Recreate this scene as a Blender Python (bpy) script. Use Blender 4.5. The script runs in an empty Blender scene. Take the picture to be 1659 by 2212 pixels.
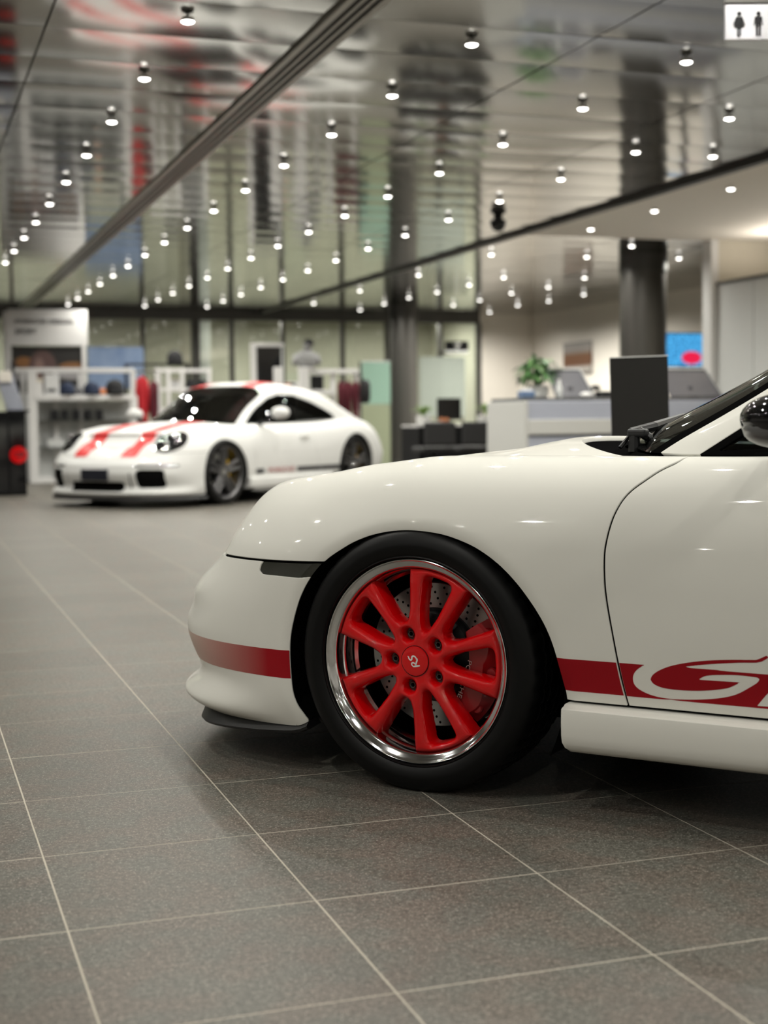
import bpy, bmesh, math, random
import numpy as np
from mathutils import Vector, Matrix
random.seed(7); rng = np.random.default_rng(5)
sc = bpy.context.scene
COL = sc.collection
# ---------------------------------------------------------------- camera
F, CAMH = 3067.0, .8984
PITCH, ROLL, YAW = .0659, -.0099, .3289
sy, cy = math.sin(YAW), math.cos(YAW); sp, cp = math.sin(PITCH), math.cos(PITCH); sr, cr = math.sin(ROLL), math.cos(ROLL)
R0 = np.array([cy, -sy, 0]); FW = np.array([sy*cp, cy*cp, -sp]); U0 = np.array([sy*sp, cy*sp, cp])
RT = cr*R0 + sr*U0; UPV = -sr*R0 + cr*U0
CAM = np.array([0, 0, CAMH])
cam = bpy.data.cameras.new('camera'); cam_o = bpy.data.objects.new('camera', cam); COL.objects.link(cam_o)
cam_o.matrix_world = Matrix(((RT[0], UPV[0], -FW[0], 0), (RT[1], UPV[1], -FW[1], 0), (RT[2], UPV[2], -FW[2], CAMH), (0, 0, 0, 1)))
cam.sensor_fit = 'VERTICAL'; cam.sensor_height = 36.0; cam.sensor_width = 27.0
cam.lens = F/2212*36.0
cam.clip_start = .05; cam.clip_end = 200
cam.dof.use_dof = True; cam.dof.focus_distance = 3.42
cam.dof.aperture_fstop = (cam.lens/1000)/.0182
cam.dof.aperture_blades = 0
sc.camera = cam_o
# ---------------------------------------------------------------- world, exposure
w = bpy.data.worlds.new('world'); sc.world = w; w.use_nodes = True
w.node_tree.nodes['Background'].inputs[0].default_value = (.55, .56, .6, 1)
w.node_tree.nodes['Background'].inputs[1].default_value = .05
sc.view_settings.view_transform = 'Standard'; sc.view_settings.look = 'None'
sc.view_settings.gamma = 1.0; sc.view_settings.use_curve_mapping = False
sc.view_settings.exposure = 0.0
cy_ = sc.cycles
cy_.use_denoising = True; cy_.max_bounces = 8; cy_.diffuse_bounces = 4; cy_.glossy_bounces = 5
cy_.transmission_bounces = 6; cy_.transparent_max_bounces = 12
cy_.caustics_reflective = False; cy_.caustics_refractive = False; cy_.sample_clamp_indirect = 4.0
cy_.use_light_tree = True
LENS, SPOT_W, SPOT_ANG, ROOM_W, FILL_W = 13.0, 70.0, 160.0, 125.0, 100.0
# ---------------------------------------------------------------- projection helpers (pixels of the 1659 x 2212 frame -> points in the room)
def ray(x, y): return (x-829.5)/F*RT - (y-1106)/F*UPV + FW
def at(x, y, d): return CAM + ray(x, y)*d
def on_z(x, y, z):
    r = ray(x, y); return CAM + r*((z-CAMH)/r[2])
def on_y(x, y, Y):
    r = ray(x, y); return CAM + r*(Y/r[1])
def proj(P):
    P = np.atleast_2d(np.asarray(P, float)) - CAM; d = P@FW
    return np.stack([829.5+F*(P@RT)/d, 1106-F*(P@UPV)/d, d], 1)
# ---------------------------------------------------------------- materials
def nodes(m): return m.node_tree.nodes, m.node_tree.links
def mat(name, col, rough=.5, metal=0., coat=0., spec=.5, var=.06, scale=14., bump=0., emit=None, estr=0., coat_rough=.03):
    m = bpy.data.materials.new(name); m.use_nodes = True
    n, l = nodes(m); b = n['Principled BSDF']
    b.inputs['Roughness'].default_value = rough; b.inputs['Metallic'].default_value = metal
    b.inputs['Coat Weight'].default_value = coat; b.inputs['Coat Roughness'].default_value = coat_rough
    b.inputs['Specular IOR Level'].default_value = spec
    b.inputs['Base Color'].default_value = (*col, 1)
    if var > 0 or bump > 0:
        tc = n.new('ShaderNodeTexCoord'); nz = n.new('ShaderNodeTexNoise'); nz.inputs['Scale'].default_value = scale; nz.inputs['Detail'].default_value = 4
        l.new(tc.outputs['Object'], nz.inputs['Vector'])
        if var > 0:
            mx = n.new('ShaderNodeMix'); mx.data_type = 'RGBA'
            mx.inputs[6].default_value = (*[c*(1-var) for c in col], 1); mx.inputs[7].default_value = (*[min(1, c*(1+var)) for c in col], 1)
            l.new(nz.outputs['Fac'], mx.inputs[0]); l.new(mx.outputs[2], b.inputs['Base Color'])
        if bump > 0:
            bp = n.new('ShaderNodeBump'); bp.inputs['Strength'].default_value = bump; bp.inputs['Distance'].default_value = .002
            l.new(nz.outputs['Fac'], bp.inputs['Height']); l.new(bp.outputs['Normal'], b.inputs['Normal'])
    if emit:
        b.inputs['Emission Color'].default_value = (*emit, 1); b.inputs['Emission Strength'].default_value = estr
    return m
M = {}
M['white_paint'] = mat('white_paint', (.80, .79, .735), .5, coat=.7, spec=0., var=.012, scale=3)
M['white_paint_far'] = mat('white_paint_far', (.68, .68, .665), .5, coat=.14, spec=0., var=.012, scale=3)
M['red_paint'] = mat('red_paint', (.68, .0005, .003), .3, coat=1., spec=.15, var=.05, scale=8)
M['red_decal'] = mat('red_decal', (.30, .002, .008), .45, coat=.15, spec=.2, var=.03)
M['red_stripe_far'] = mat('red_stripe_far', (.62, .045, .045), .4, coat=.12, spec=.1, var=.03)
M['black_plastic'] = mat('black_plastic', (.012, .012, .013), .45, var=.2, bump=.05, scale=60)
M['black_void'] = mat('black_void', (.002, .002, .002), .9, spec=.1, var=.1)
M['black_gloss'] = mat('black_gloss', (.004, .004, .005), .06, coat=0., var=.1)
M['rubber'] = mat('rubber', (.0034, .0034, .0036), .45, spec=.2, var=.25, scale=30, bump=.08)
M['seal'] = mat('seal', (.004, .004, .004), .6, spec=.0, var=.1)
M['chrome'] = mat('polished_alloy', (.72, .72, .72), .1, metal=1., var=.03)
M['disc_steel'] = mat('disc_steel', (.42, .42, .41), .32, metal=.9, var=.08, scale=40)
M['dark_metal'] = mat('dark_metal', (.03, .03, .032), .45, metal=.6, var=.15)
M['bolt_metal'] = mat('bolt_metal', (.10, .10, .095), .4, metal=.8, var=.1)
M['white_print'] = mat('white_print', (.85, .85, .83), .4, var=.02)
M['silver_print'] = mat('silver_print', (.55, .52, .5), .4, var=.02)
M['interior'] = mat('interior', (.01, .01, .011), .7, var=.2, scale=25)
def glass_mat(name, tint, ior=1.5):
    m = bpy.data.materials.new(name); m.use_nodes = True; n, l = nodes(m); n.remove(n['Principled BSDF'])
    out = n['Material Output']; tr = n.new('ShaderNodeBsdfTransparent'); tr.inputs[0].default_value = (*tint, 1)
    gl = n.new('ShaderNodeBsdfGlossy'); gl.inputs['Roughness'].default_value = .01; gl.inputs['Color'].default_value = (.95, .97, .96, 1)
    fr = n.new('ShaderNodeFresnel'); fr.inputs[0].default_value = ior
    mx = n.new('ShaderNodeMixShader'); l.new(fr.outputs[0], mx.inputs[0]); l.new(tr.outputs[0], mx.inputs[1]); l.new(gl.outputs[0], mx.inputs[2]); l.new(mx.outputs[0], out.inputs[0])
    return m
M['car_glass'] = glass_mat('tinted_glass', (.16, .20, .19))
M['pane_glass'] = glass_mat('clear_glass', (.88, .91, .88), 1.8)
M['lamp_glass'] = glass_mat('lamp_glass', (.9, .92, .92))
# ---------------------------------------------------------------- object helpers
def link(o, parent=None, **props):
    COL.objects.link(o)
    if parent is not None: o.parent = parent
    for k, v in props.items():
        if v is not None: o[k] = v
    return o
def thing(name, label, cat, loc=(0, 0, 0), rotz=0., group=None):
    o = bpy.data.objects.new(name, None); o.empty_display_size = .2
    o.location = loc; o.rotation_euler = (0, 0, rotz)
    return link(o, None, label=label, category=cat, group=group)
def obj(name, me, m, parent=None, **props):
    o = bpy.data.objects.new(name, me)
    if m is not None:
        me.materials.clear(); me.materials.append(M[m] if isinstance(m, str) else m)
    return link(o, parent, **props)
def pymesh(name, V, Fs, normals=None, smooth=False):
    me = bpy.data.meshes.new(name)
    me.from_pydata([tuple(map(float, v)) for v in V], [], [tuple(f) for f in Fs])
    if smooth or normals is not None: me.polygons.foreach_set('use_smooth', [True]*len(me.polygons))
    me.update()
    if normals is not None: me.normals_split_custom_set_from_vertices([tuple(map(float, n)) for n in normals])
    return me
class MB:
    """collects simple shapes into one mesh"""
    def __init__(s): s.V = []; s.F = []
    def add(s, V, Fs):
        k = len(s.V); s.V += [tuple(v) for v in V]; s.F += [tuple(i+k for i in f) for f in Fs]; return s
    def box(s, x0, x1, y0, y1, z0, z1, b=0.):
        b = min(b, .45*abs(x1-x0), .45*abs(y1-y0), .45*abs(z1-z0))
        if b <= 0:
            return s.add([(x0,y0,z0),(x1,y0,z0),(x1,y1,z0),(x0,y1,z0),(x0,y0,z1),(x1,y0,z1),(x1,y1,z1),(x0,y1,z1)],
                         [(3,2,1,0),(4,5,6,7),(0,1,5,4),(1,2,6,5),(2,3,7,6),(3,0,4,7)])
        bm = bmesh.new(); r = bmesh.ops.create_cube(bm, size=1)
        for v in bm.verts: v.co = ((x0+x1)/2+v.co.x*(x1-x0), (y0+y1)/2+v.co.y*(y1-y0), (z0+z1)/2+v.co.z*(z1-z0))
        bmesh.ops.bevel(bm, geom=bm.edges[:], offset=b, segments=2, affect='EDGES', profile=.5)
        bm.verts.index_update(); s.add([v.co[:] for v in bm.verts], [[v.index for v in f.verts] for f in bm.faces]); bm.free(); return s
    def tube(s, pts, r, n=8, cap=True):
        pts = [np.array(p, float) for p in pts]; V = []; Fs = []; up = np.array([0., 0, 1])
        rr = r if hasattr(r, '__len__') else [r]*len(pts)
        for i, p in enumerate(pts):
            t = pts[min(i+1, len(pts)-1)] - pts[max(i-1, 0)]; t = t/np.linalg.norm(t)
            a = np.cross(t, up); 
            if np.linalg.norm(a) < 1e-3: a = np.array([1., 0, 0])
            a /= np.linalg.norm(a); b = np.cross(t, a)
            for k in range(n):
                c = 2*math.pi*k/n; V.append(p+rr[i]*(math.cos(c)*a+math.sin(c)*b))
        for i in range(len(pts)-1):
            for k in range(n): Fs.append((i*n+k, (i+1)*n+k, (i+1)*n+(k+1) % n, i*n+(k+1) % n))
        if cap: Fs.append(tuple(range(n))); Fs.append(tuple((len(pts)-1)*n+k for k in range(n))[::-1])
        return s.add(V, Fs)
    def lathe(s, prof, n=32, c=(0, 0, 0), cap=True):
        V = []; Fs = []
        for r, z in prof:
            for k in range(n):
                a = 2*math.pi*k/n; V.append((c[0]+r*math.cos(a), c[1]+r*math.sin(a), c[2]+z))
        for i in range(len(prof)-1):
            for k in range(n): Fs.append((i*n+k, i*n+(k+1) % n, (i+1)*n+(k+1) % n, (i+1)*n+k))
        if cap:
            if prof[0][0] > 1e-6: Fs.append(tuple(range(n))[::-1])
            if prof[-1][0] > 1e-6: Fs.append(tuple((len(prof)-1)*n+k for k in range(n)))
        return s.add(V, Fs)
    def blob(s, c, r, nu=14, nv=9, e=1.0, rot=0.):
        V = []; Fs = []; sg = lambda v: math.copysign(abs(v)**e, v)
        for i in range(nv+1):
            ph = -math.pi/2+math.pi*i/nv
            for k in range(nu):
                th = 2*math.pi*k/nu; x = r[0]*sg(math.cos(ph))*sg(math.cos(th)); y = r[1]*sg(math.cos(ph))*sg(math.sin(th))
                V.append((c[0]+x*math.cos(rot)-y*math.sin(rot), c[1]+x*math.sin(rot)+y*math.cos(rot), c[2]+r[2]*sg(math.sin(ph))))
        for i in range(nv):
            for k in range(nu): Fs.append((i*nu+k, i*nu+(k+1) % nu, (i+1)*nu+(k+1) % nu, (i+1)*nu+k))
        return s.add(V, Fs)
    def build(s, name, m, parent=None, smooth=False, angle=None, **props):
        me = pymesh(name, s.V, s.F, smooth=smooth)
        bm = bmesh.new(); bm.from_mesh(me); bmesh.ops.remove_doubles(bm, verts=bm.verts, dist=1e-5); bmesh.ops.recalc_face_normals(bm, faces=bm.faces)
        if angle is not None:
            for f in bm.faces: f.smooth = True
            for e in bm.edges:
                if len(e.link_faces) == 2 and e.calc_face_angle(0) > angle: e.smooth = False
        bm.to_mesh(me); bm.free()
        return obj(name, me, m, parent, **props)
def text_mesh(body, size, extrude=.0004, shear=0., sx=1., align='CENTER'):
    cu = bpy.data.curves.new('text', 'FONT'); cu.body = body; cu.size = size; cu.extrude = extrude; cu.shear = shear
    cu.align_x = align; cu.align_y = 'CENTER'; cu.resolution_u = 4
    o = bpy.data.objects.new('text', cu); COL.objects.link(o)
    dg = bpy.context.evaluated_depsgraph_get(); me = bpy.data.meshes.new_from_object(o.evaluated_get(dg))
    bpy.data.objects.remove(o); bpy.data.curves.remove(cu)
    for v in me.vertices: v.co.x *= sx
    return me
# ---------------------------------------------------------------- surface tools: splines, clipping along implicit curves, rims
def nspline(Y, t):
    """natural cubic spline through rows of Y (k,...) at t in [0,k-1]"""
    Y = np.asarray(Y, float); k = len(Y); A = np.zeros((k, k)); B = np.zeros_like(Y)
    A[0, 0] = A[-1, -1] = 1
    for i in range(1, k-1):
        A[i, i-1:i+2] = (1, 4, 1); B[i] = 6*(Y[i+1]-2*Y[i]+Y[i-1])
    Mm = np.linalg.solve(A, B.reshape(k, -1)).reshape(Y.shape)
    t = np.clip(t, 0, k-1); i = np.minimum(t.astype(int), k-2); f = (t-i)
    f = f.reshape(f.shape+(1,)*(Y.ndim-1))
    return (1-f)*Y[i]+f*Y[i+1] + ((1-f)**3-(1-f))*Mm[i]/6 + (f**3-f)*Mm[i+1]/6
def pchip(X, Y, x):
    X = np.asarray(X, float); Y = np.asarray(Y, float); x = np.asarray(x, float)
    sh = Y.shape[1:]; Y = Y.reshape(len(X), -1); h = np.diff(X)[:, None]; d = np.diff(Y, axis=0)/h
    m = np.zeros_like(Y); m[0] = d[0]; m[-1] = d[-1]
    for i in range(1, len(X)-1):
        s = d[i-1]*d[i] > 0; w1 = 2*h[i]+h[i-1]; w2 = h[i]+2*h[i-1]
        with np.errstate(divide='ignore', invalid='ignore'):
            v = (w1+w2)/(w1/d[i-1]+w2/d[i])
        m[i] = np.where(s, v, 0)
    xc = np.clip(x, X[0], X[-1]); i = np.clip(np.searchsorted(X, xc)-1, 0, len(X)-2)
    hh = (X[i+1]-X[i])[:, None]; t = ((xc-X[i])[:, None])/hh
    r = (1+2*t)*(1-t)**2*Y[i]+t*(1-t)**2*hh*m[i]+t*t*(3-2*t)*Y[i+1]+t*t*(t-1)*hh*m[i+1]
    return r.reshape((len(x),)+sh)
def smooth_closed(P, n=6):
    P = np.asarray(P, float); out = []; k = len(P)
    for i in range(k):
        a, b, c, d = P[(i-1) % k], P[i], P[(i+1) % k], P[(i+2) % k]
        for j in range(n):
            t = j/n; out.append(.5*((2*b)+(-a+c)*t+(2*a-5*b+4*c-d)*t*t+(-a+3*b-3*c+d)*t**3))
    return np.array(out)
def smooth_open(P, n=6):
    P = np.asarray(P, float); return nspline(P, np.linspace(0, len(P)-1, (len(P)-1)*n+1))
def sdf(poly, x, y):
    """signed distance, positive inside the closed polygon"""
    P = np.asarray(poly, float); Q = np.roll(P, -1, 0); best = np.full(x.shape, 1e9); ins = np.zeros(x.shape, bool)
    for (ax, ay), (bx, by) in zip(P, Q):
        dx, dy = bx-ax, by-ay; L = dx*dx+dy*dy+1e-18
        t = np.clip(((x-ax)*dx+(y-ay)*dy)/L, 0, 1)
        best = np.minimum(best, (x-ax-t*dx)**2+(y-ay-t*dy)**2)
        c = ((ay > y) != (by > y))
        with np.errstate(divide='ignore', invalid='ignore'):
            ins ^= c & (x < (bx-ax)*(y-ay)/(by-ay+1e-30)+ax)
    d = np.sqrt(best); return np.where(ins, d, -d)
def side_of(curve, x, y):
    """signed distance to an open curve (positive on its left)"""
    P = np.asarray(curve, float); best = np.full(x.shape, 1e9); sg = np.ones(x.shape)
    for (ax, ay), (bx, by) in zip(P[:-1], P[1:]):
        dx, dy = bx-ax, by-ay; L = dx*dx+dy*dy+1e-18; t = np.clip(((x-ax)*dx+(y-ay)*dy)/L, 0, 1)
        d = (x-ax-t*dx)**2+(y-ay-t*dy)**2; c = dx*(y-ay)-dy*(x-ax); u = d < best-1e-15
        best = np.where(u, d, best); sg = np.where(u, np.sign(c), sg)
    return np.sqrt(best)*np.where(sg == 0, 1, sg)
class Surf:
    def __init__(s, V, N, A, Fs): s.V = V; s.N = N; s.A = A; s.F = Fs
    def copy(s): return Surf(s.V.copy(), s.N.copy(), s.A.copy(), list(s.F))
def surf_grid(P, A=None, flip=False):
    nu, nv = P.shape[:2]
    gu = np.gradient(P, axis=0); gv = np.gradient(P, axis=1); N = np.cross(gu, gv)
    ln = np.linalg.norm(N, axis=2, keepdims=True)
    bad = ln[..., 0] < 1e-12
    N = N/np.maximum(ln, 1e-12)
    if bad.any():
        for i, j in zip(*np.where(bad)):
            ii = i-1 if i > 0 else i+1; N[i, j] = N[ii, j]
    if flip: N = -N
    Fs = []
    for i in range(nu-1):
        for j in range(nv-1):
            q = (i*nv+j, (i+1)*nv+j, (i+1)*nv+j+1, i*nv+j+1); Fs.append(q[::-1] if flip else q)
    if A is None: A = np.zeros((nu, nv, 1))
    return Surf(P.reshape(-1, 3), N.reshape(-1, 3), A.reshape(nu*nv, -1), Fs)
def clip(S, f):
    """keep the part of S where f > 0 (f per vertex)"""
    f = np.where(np.abs(f) < 1e-7, 1e-7, f); ins = f > 0
    D = np.hstack([S.V, S.N, S.A]); extra = []; cache = {}; n0 = len(D); Fo = []; il = ins.tolist()
    for q in S.F:
        k = [il[i] for i in q]
        if all(k): Fo.append(q); continue
        if not any(k): continue
        o = []
        for a in range(len(q)):
            i, j = q[a], q[(a+1) % len(q)]
            if il[i]: o.append(i)
            if il[i] != il[j]:
                key = (i, j) if i < j else (j, i)
                if key not in cache:
                    t = f[key[0]]/(f[key[0]]-f[key[1]]); cache[key] = n0+len(extra); extra.append(D[key[0]]*(1-t)+D[key[1]]*t)
                o.append(cache[key])
        if len(o) > 2: Fo.append(tuple(o))
    if extra: D = np.vstack([D, np.array(extra)])
    used = sorted({i for q in Fo for i in q}); mp = {u: k for k, u in enumerate(used)}
    D = D[used] if used else D[:0]
    N = D[:, 3:6]; N = N/np.maximum(np.linalg.norm(N, axis=1, keepdims=True), 1e-12)
    return Surf(D[:, :3], N, D[:, 6:], [tuple(mp[i] for i in q) for q in Fo])
def offset(S, d): return Surf(S.V+S.N*d, S.N, S.A, S.F)
def mirror(S): return Surf(S.V*np.array([1, -1, 1]), S.N*np.array([1, -1, 1]), S.A, [tuple(q[::-1]) for q in S.F])
def join(*Ss):
    V = []; N = []; A = []; Fs = []; k = 0
    for S in Ss:
        V.append(S.V); N.append(S.N); A.append(S.A); Fs += [tuple(i+k for i in q) for q in S.F]; k += len(S.V)
    return Surf(np.vstack(V), np.vstack(N), np.vstack(A), Fs)
def rim(S, depth=.012, rnd=.0015, skip=None):
    """give the free edges of a panel a small round-over and a return flange"""
    cnt = {}
    for q in S.F:
        for a in range(len(q)):
            i, j = q[a], q[(a+1) % len(q)]; cnt.setdefault((min(i, j), max(i, j)), []).append((i, j))
    be = [v[0] for v in cnt.values() if len(v) == 1]
    if skip is not None: be = [e for e in be if not (skip[e[0]] and skip[e[1]])]
    if not be: return S
    od = {}
    for i, j in be:
        e = S.V[j]-S.V[i]; L = np.linalg.norm(e)
        if L < 1e-9: continue
        for k in (i, j): od[k] = od.get(k, 0)+np.cross(e/L, S.N[k])*min(L, .01)
    idx = list(od); loc = {k: a for a, k in enumerate(idx)}; n0 = len(S.V); m = len(idx)
    O = np.array([od[k] for k in idx]); O /= np.maximum(np.linalg.norm(O, axis=1, keepdims=True), 1e-12)
    B = S.V[idx]; Nn = S.N[idx]
    r1 = B+O*rnd*.9-Nn*rnd; n1 = O*.85+Nn*.5; n1 /= np.linalg.norm(n1, axis=1, keepdims=True)
    r2 = r1-Nn*depth
    V = np.vstack([S.V, r1, r2]); N = np.vstack([S.N, n1, O]); A = np.vstack([S.A, S.A[idx], S.A[idx]]); Fs = list(S.F)
    for i, j in be:
        if i in loc and j in loc:
            a, b = loc[i], loc[j]; Fs.append((j, i, n0+a, n0+b)); Fs.append((n0+b, n0+a, n0+m+a, n0+m+b))
    return Surf(V, N, A, Fs)
def sobj(name, S, m, parent=None, **props):
    return obj(name, pymesh(name, S.V, S.F, normals=S.N), m, parent, **props)
# ================================================================ the room
T = .455; TX0, TY0 = .2577, 3.8705           # floor joints
CEIL = 3.0; YB = 27.3; XR = 12.65; YS = 15.0; XP = on_y(1532, 650, 15.0)[0]; XS = 6.75
def floor_mat(name, joined):
    m = bpy.data.materials.new(name); m.use_nodes = True; n, l = nodes(m); b = n['Principled BSDF']
    tc = n.new('ShaderNodeTexCoord'); geo = n.new('ShaderNodeNewGeometry')
    n1 = n.new('ShaderNodeTexNoise'); n1.inputs['Scale'].default_value = 230; n1.inputs['Detail'].default_value = 3
    n2 = n.new('ShaderNodeTexNoise'); n2.inputs['Scale'].default_value = 4; n2.inputs['Detail'].default_value = 3
    n3 = n.new('ShaderNodeTexNoise'); n3.inputs['Scale'].default_value = 90; n3.inputs['Detail'].default_value = 5; n3.inputs['Roughness'].default_value = .7
    for x in (n1, n2, n3): l.new(geo.outputs['Position'], x.inputs['Vector'])
    r1 = n.new('ShaderNodeValToRGB'); e = r1.color_ramp.elements; e[0].position = .36; e[0].color = (.050, .045, .038, 1); e[1].position = .70; e[1].color = (.205, .190, .163, 1)
    x2 = e = r1.color_ramp.elements.new(.55); x2.color = (.110, .102, .088, 1)
    l.new(n3.outputs['Fac'], r1.inputs[0])
    r2 = n.new('ShaderNodeValToRGB'); r2.color_ramp.elements[0].position = .60; r2.color_ramp.elements[1].position = .67; l.new(n1.outputs['Fac'], r2.inputs[0])
    mx = n.new('ShaderNodeMix'); mx.data_type = 'RGBA'; mx.inputs[7].default_value = (.36, .345, .30, 1); l.new(r1.outputs[0], mx.inputs[6])
    ml = n.new('ShaderNodeMath'); ml.operation = 'MULTIPLY'; ml.inputs[1].default_value = .85; l.new(r2.outputs[0], ml.inputs[0]); l.new(ml.outputs[0], mx.inputs[0])
    mp = n.new('ShaderNodeMapRange'); mp.inputs[3].default_value = .86; mp.inputs[4].default_value = 1.14; l.new(n2.outputs['Fac'], mp.inputs[0])
    oi = n.new('ShaderNodeObjectInfo'); mo = n.new('ShaderNodeMapRange'); mo.inputs[3].default_value = .92; mo.inputs[4].default_value = 1.08; l.new(oi.outputs['Random'], mo.inputs[0])
    mm = n.new('ShaderNodeMath'); mm.operation = 'MULTIPLY'; l.new(mp.outputs[0], mm.inputs[0])
    if joined: mm.inputs[1].default_value = 1
    else: l.new(mo.outputs[0], mm.inputs[1])
    vm = n.new('ShaderNodeVectorMath'); vm.operation = 'SCALE'; l.new(mx.outputs[2], vm.inputs[0]); l.new(mm.outputs[0], vm.inputs['Scale'])
    n5 = n.new('ShaderNodeTexNoise'); n5.inputs['Scale'].default_value = 9; n5.inputs['Detail'].default_value = 4; l.new(geo.outputs['Position'], n5.inputs['Vector'])
    rt = n.new('ShaderNodeValToRGB'); rt.color_ramp.elements[0].position = .42; rt.color_ramp.elements[0].color = (.96, 1.0, .98, 1); rt.color_ramp.elements[1].position = .58; rt.color_ramp.elements[1].color = (1.06, .98, .94, 1); l.new(n5.outputs['Fac'], rt.inputs[0])
    vt = n.new('ShaderNodeVectorMath'); vt.operation = 'MULTIPLY'; l.new(vm.outputs[0], vt.inputs[0]); l.new(rt.outputs[0], vt.inputs[1]); l.new(vt.outputs[0], b.inputs['Base Color'])
    rr = n.new('ShaderNodeMapRange'); rr.inputs[3].default_value = .36; rr.inputs[4].default_value = .52; l.new(n3.outputs['Fac'], rr.inputs[0]); l.new(rr.outputs[0], b.inputs['Roughness'])
    bp = n.new('ShaderNodeBump'); bp.inputs['Strength'].default_value = .25; bp.inputs['Distance'].default_value = .0012; l.new(n3.outputs['Fac'], bp.inputs['Height']); l.new(bp.outputs[0], b.inputs['Normal'])
    b.inputs['Specular IOR Level'].default_value = .45
    return m
M['floor_tile'] = floor_mat('stone_tile', False); M['floor_tile_far'] = floor_mat('stone_tile_far', True)
M['grout'] = mat('grout', (.40, .365, .30), .8, var=.15, scale=20)
M['ceiling_metal'] = mat('ceiling_metal', (.38, .373, .352), .10, metal=1., var=.05, scale=3)
M['cowl_black'] = mat('cowl_black', (.005, .005, .005), .6, spec=0., var=.1)
M['track_grey'] = mat('track_grey', (.34, .325, .30), .4, metal=.5, var=.05); M['track_black'] = mat('track_black', (.012, .012, .012), .5, var=.1)
M['plaster'] = mat('plaster_beige', (.84, .79, .72), .8, var=.03); M['plaster_grey'] = mat('plaster_grey', (.62, .60, .57), .8, var=.03)
M['wall_cream'] = mat('wall_cream', (.62, .575, .48), .8, var=.03); M['panel_grey'] = mat('panel_grey', (.62, .63, .62), .45, var=.02)
M['wall_dark'] = mat('wall_dark', (.16, .155, .15), .7, var=.05)
M['frame_dark'] = mat('frame_dark', (.085, .083, .078), .45, metal=.4, var=.05)
M['column_metal'] = mat('column_metal', (.105, .10, .092), .36, metal=.5, var=.04, scale=6)
M['room_green'] = mat('room_green', (.54, .53, .455), .8, var=.06, scale=1)
M['white_lac'] = mat('white_lacquer', (.74, .73, .72), .4, coat=.2, var=.02)
M['counter_white'] = mat('counter_white', (.50, .50, .48), .4, var=.02)
M['blue_white'] = mat('cool_white_lacquer', (.36, .38, .45), .35, coat=.3, var=.02)
M['black_mat'] = mat('black_matte', (.008, .008, .009), .6, spec=.15, var=.15)
M['charcoal'] = mat('charcoal_panel', (.0135, .013, .012), .7, spec=.2, var=.08, scale=40)
b = MB(); b.box(-7.2, 13, -7.2, 32, -.12, -.0004); flo = b.build('floor', 'grout', None, kind='structure')
tm = MB(); g = .0017; h = T/2-g; c = .0004
tm.add([(-h,-h,-.004),(h,-h,-.004),(h,h,-.004),(-h,h,-.004),(-h,-h,-c),(h,-h,-c),(h,h,-c),(-h,h,-c),(-h+c,-h+c,0),(h-c,-h+c,0),(h-c,h-c,0),(-h+c,h-c,0)],
       [(8,9,10,11),(4,5,9,8),(5,6,10,9),(6,7,11,10),(7,4,8,11),(0,1,5,4),(1,2,6,5),(2,3,7,6),(3,0,4,7)])
tile_me = pymesh('tile', tm.V, tm.F); tile_me.materials.append(M['floor_tile'])
cand = []
for i in range(-17, 28):
    for j in range(-24, 53):
        x, y = TX0+T*(i+.5), TY0+T*(j+.5)
        q = proj((x, y, 0))[0]; vis = q[2] > 1.2 and -260 < q[0] < 1920 and q[1] < 2212+420
        cand.append((not vis, q[2] if vis else 99+abs(y), x, y))
cand.sort()
far_b = MB()
for k, (nv, d, x, y) in enumerate(cand):
    if not nv and k < 280:
        o = bpy.data.objects.new('tile', tile_me); o.location = (x, y, rng.uniform(-.0004, 0)); link(o, flo)
    else:
        far_b.add([(x-h, y-h, 0), (x+h, y-h, 0), (x+h, y+h, 0), (x-h, y+h, 0)], [(0, 1, 2, 3)])
me = pymesh('tiles_far', far_b.V, far_b.F); o = obj('tiles_beyond', me, 'floor_tile_far', flo, kind='stuff')
# ---- ceiling: bowed mirror-like metal panels
b = MB(); b.box(-7.2, 13, -7.2, 32, 3.03, 3.2); ce = b.build('ceiling', 'wall_dark', None, kind='structure')
PX0, PX, PY0, PY = .81, 1.466, 7.22, .66
def panel_mesh(sx, sy, bow, n=9):
    V = []; N = []; ys = np.linspace(-sy/2, sy/2, n)
    for y in ys:
        z = -bow*(1-(2*y/sy)**2); nz = np.array([0, -8*bow*y/sy**2*-1, -1.0]); nz[1] = 8*bow*y/(sy*sy); nz /= np.linalg.norm(nz)
        for x in (-sx/2, sx/2): V.append((x, y, z)); N.append(nz)
    k = len(V); V += [(x, y, .02) for x, y, z in (V[0], V[1], V[-2], V[-1])]; N += [(0, 0, 1)]*4
    Fs = [(2*i, 2*i+2, 2*i+3, 2*i+1) for i in range(n-1)]
    me = pymesh('panel', V, Fs, normals=N); return me
pan_me = [panel_mesh(PX-.012, PY-.010, bw) for bw in (.0022, .0028, .0034)]
for m_ in pan_me: m_.materials.append(M['ceiling_metal'])
pc = []
for i in range(-6, 9):
    for j in range(-22, 32):
        x, y = PX0+PX*(i+.5), PY0+PY*(j+.5)
        if y > YB-.2 or x > 12.9: continue
        if x > XS-.3 and y < YS: continue
        q = proj((x, y, CEIL))[0]; vis = q[2] > 2 and -500 < q[0] < 2160 and q[1] > -500
        pc.append((not vis, q[2] if vis else 99, x, y))
pc.sort(); far_b = MB(); FN = []
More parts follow.
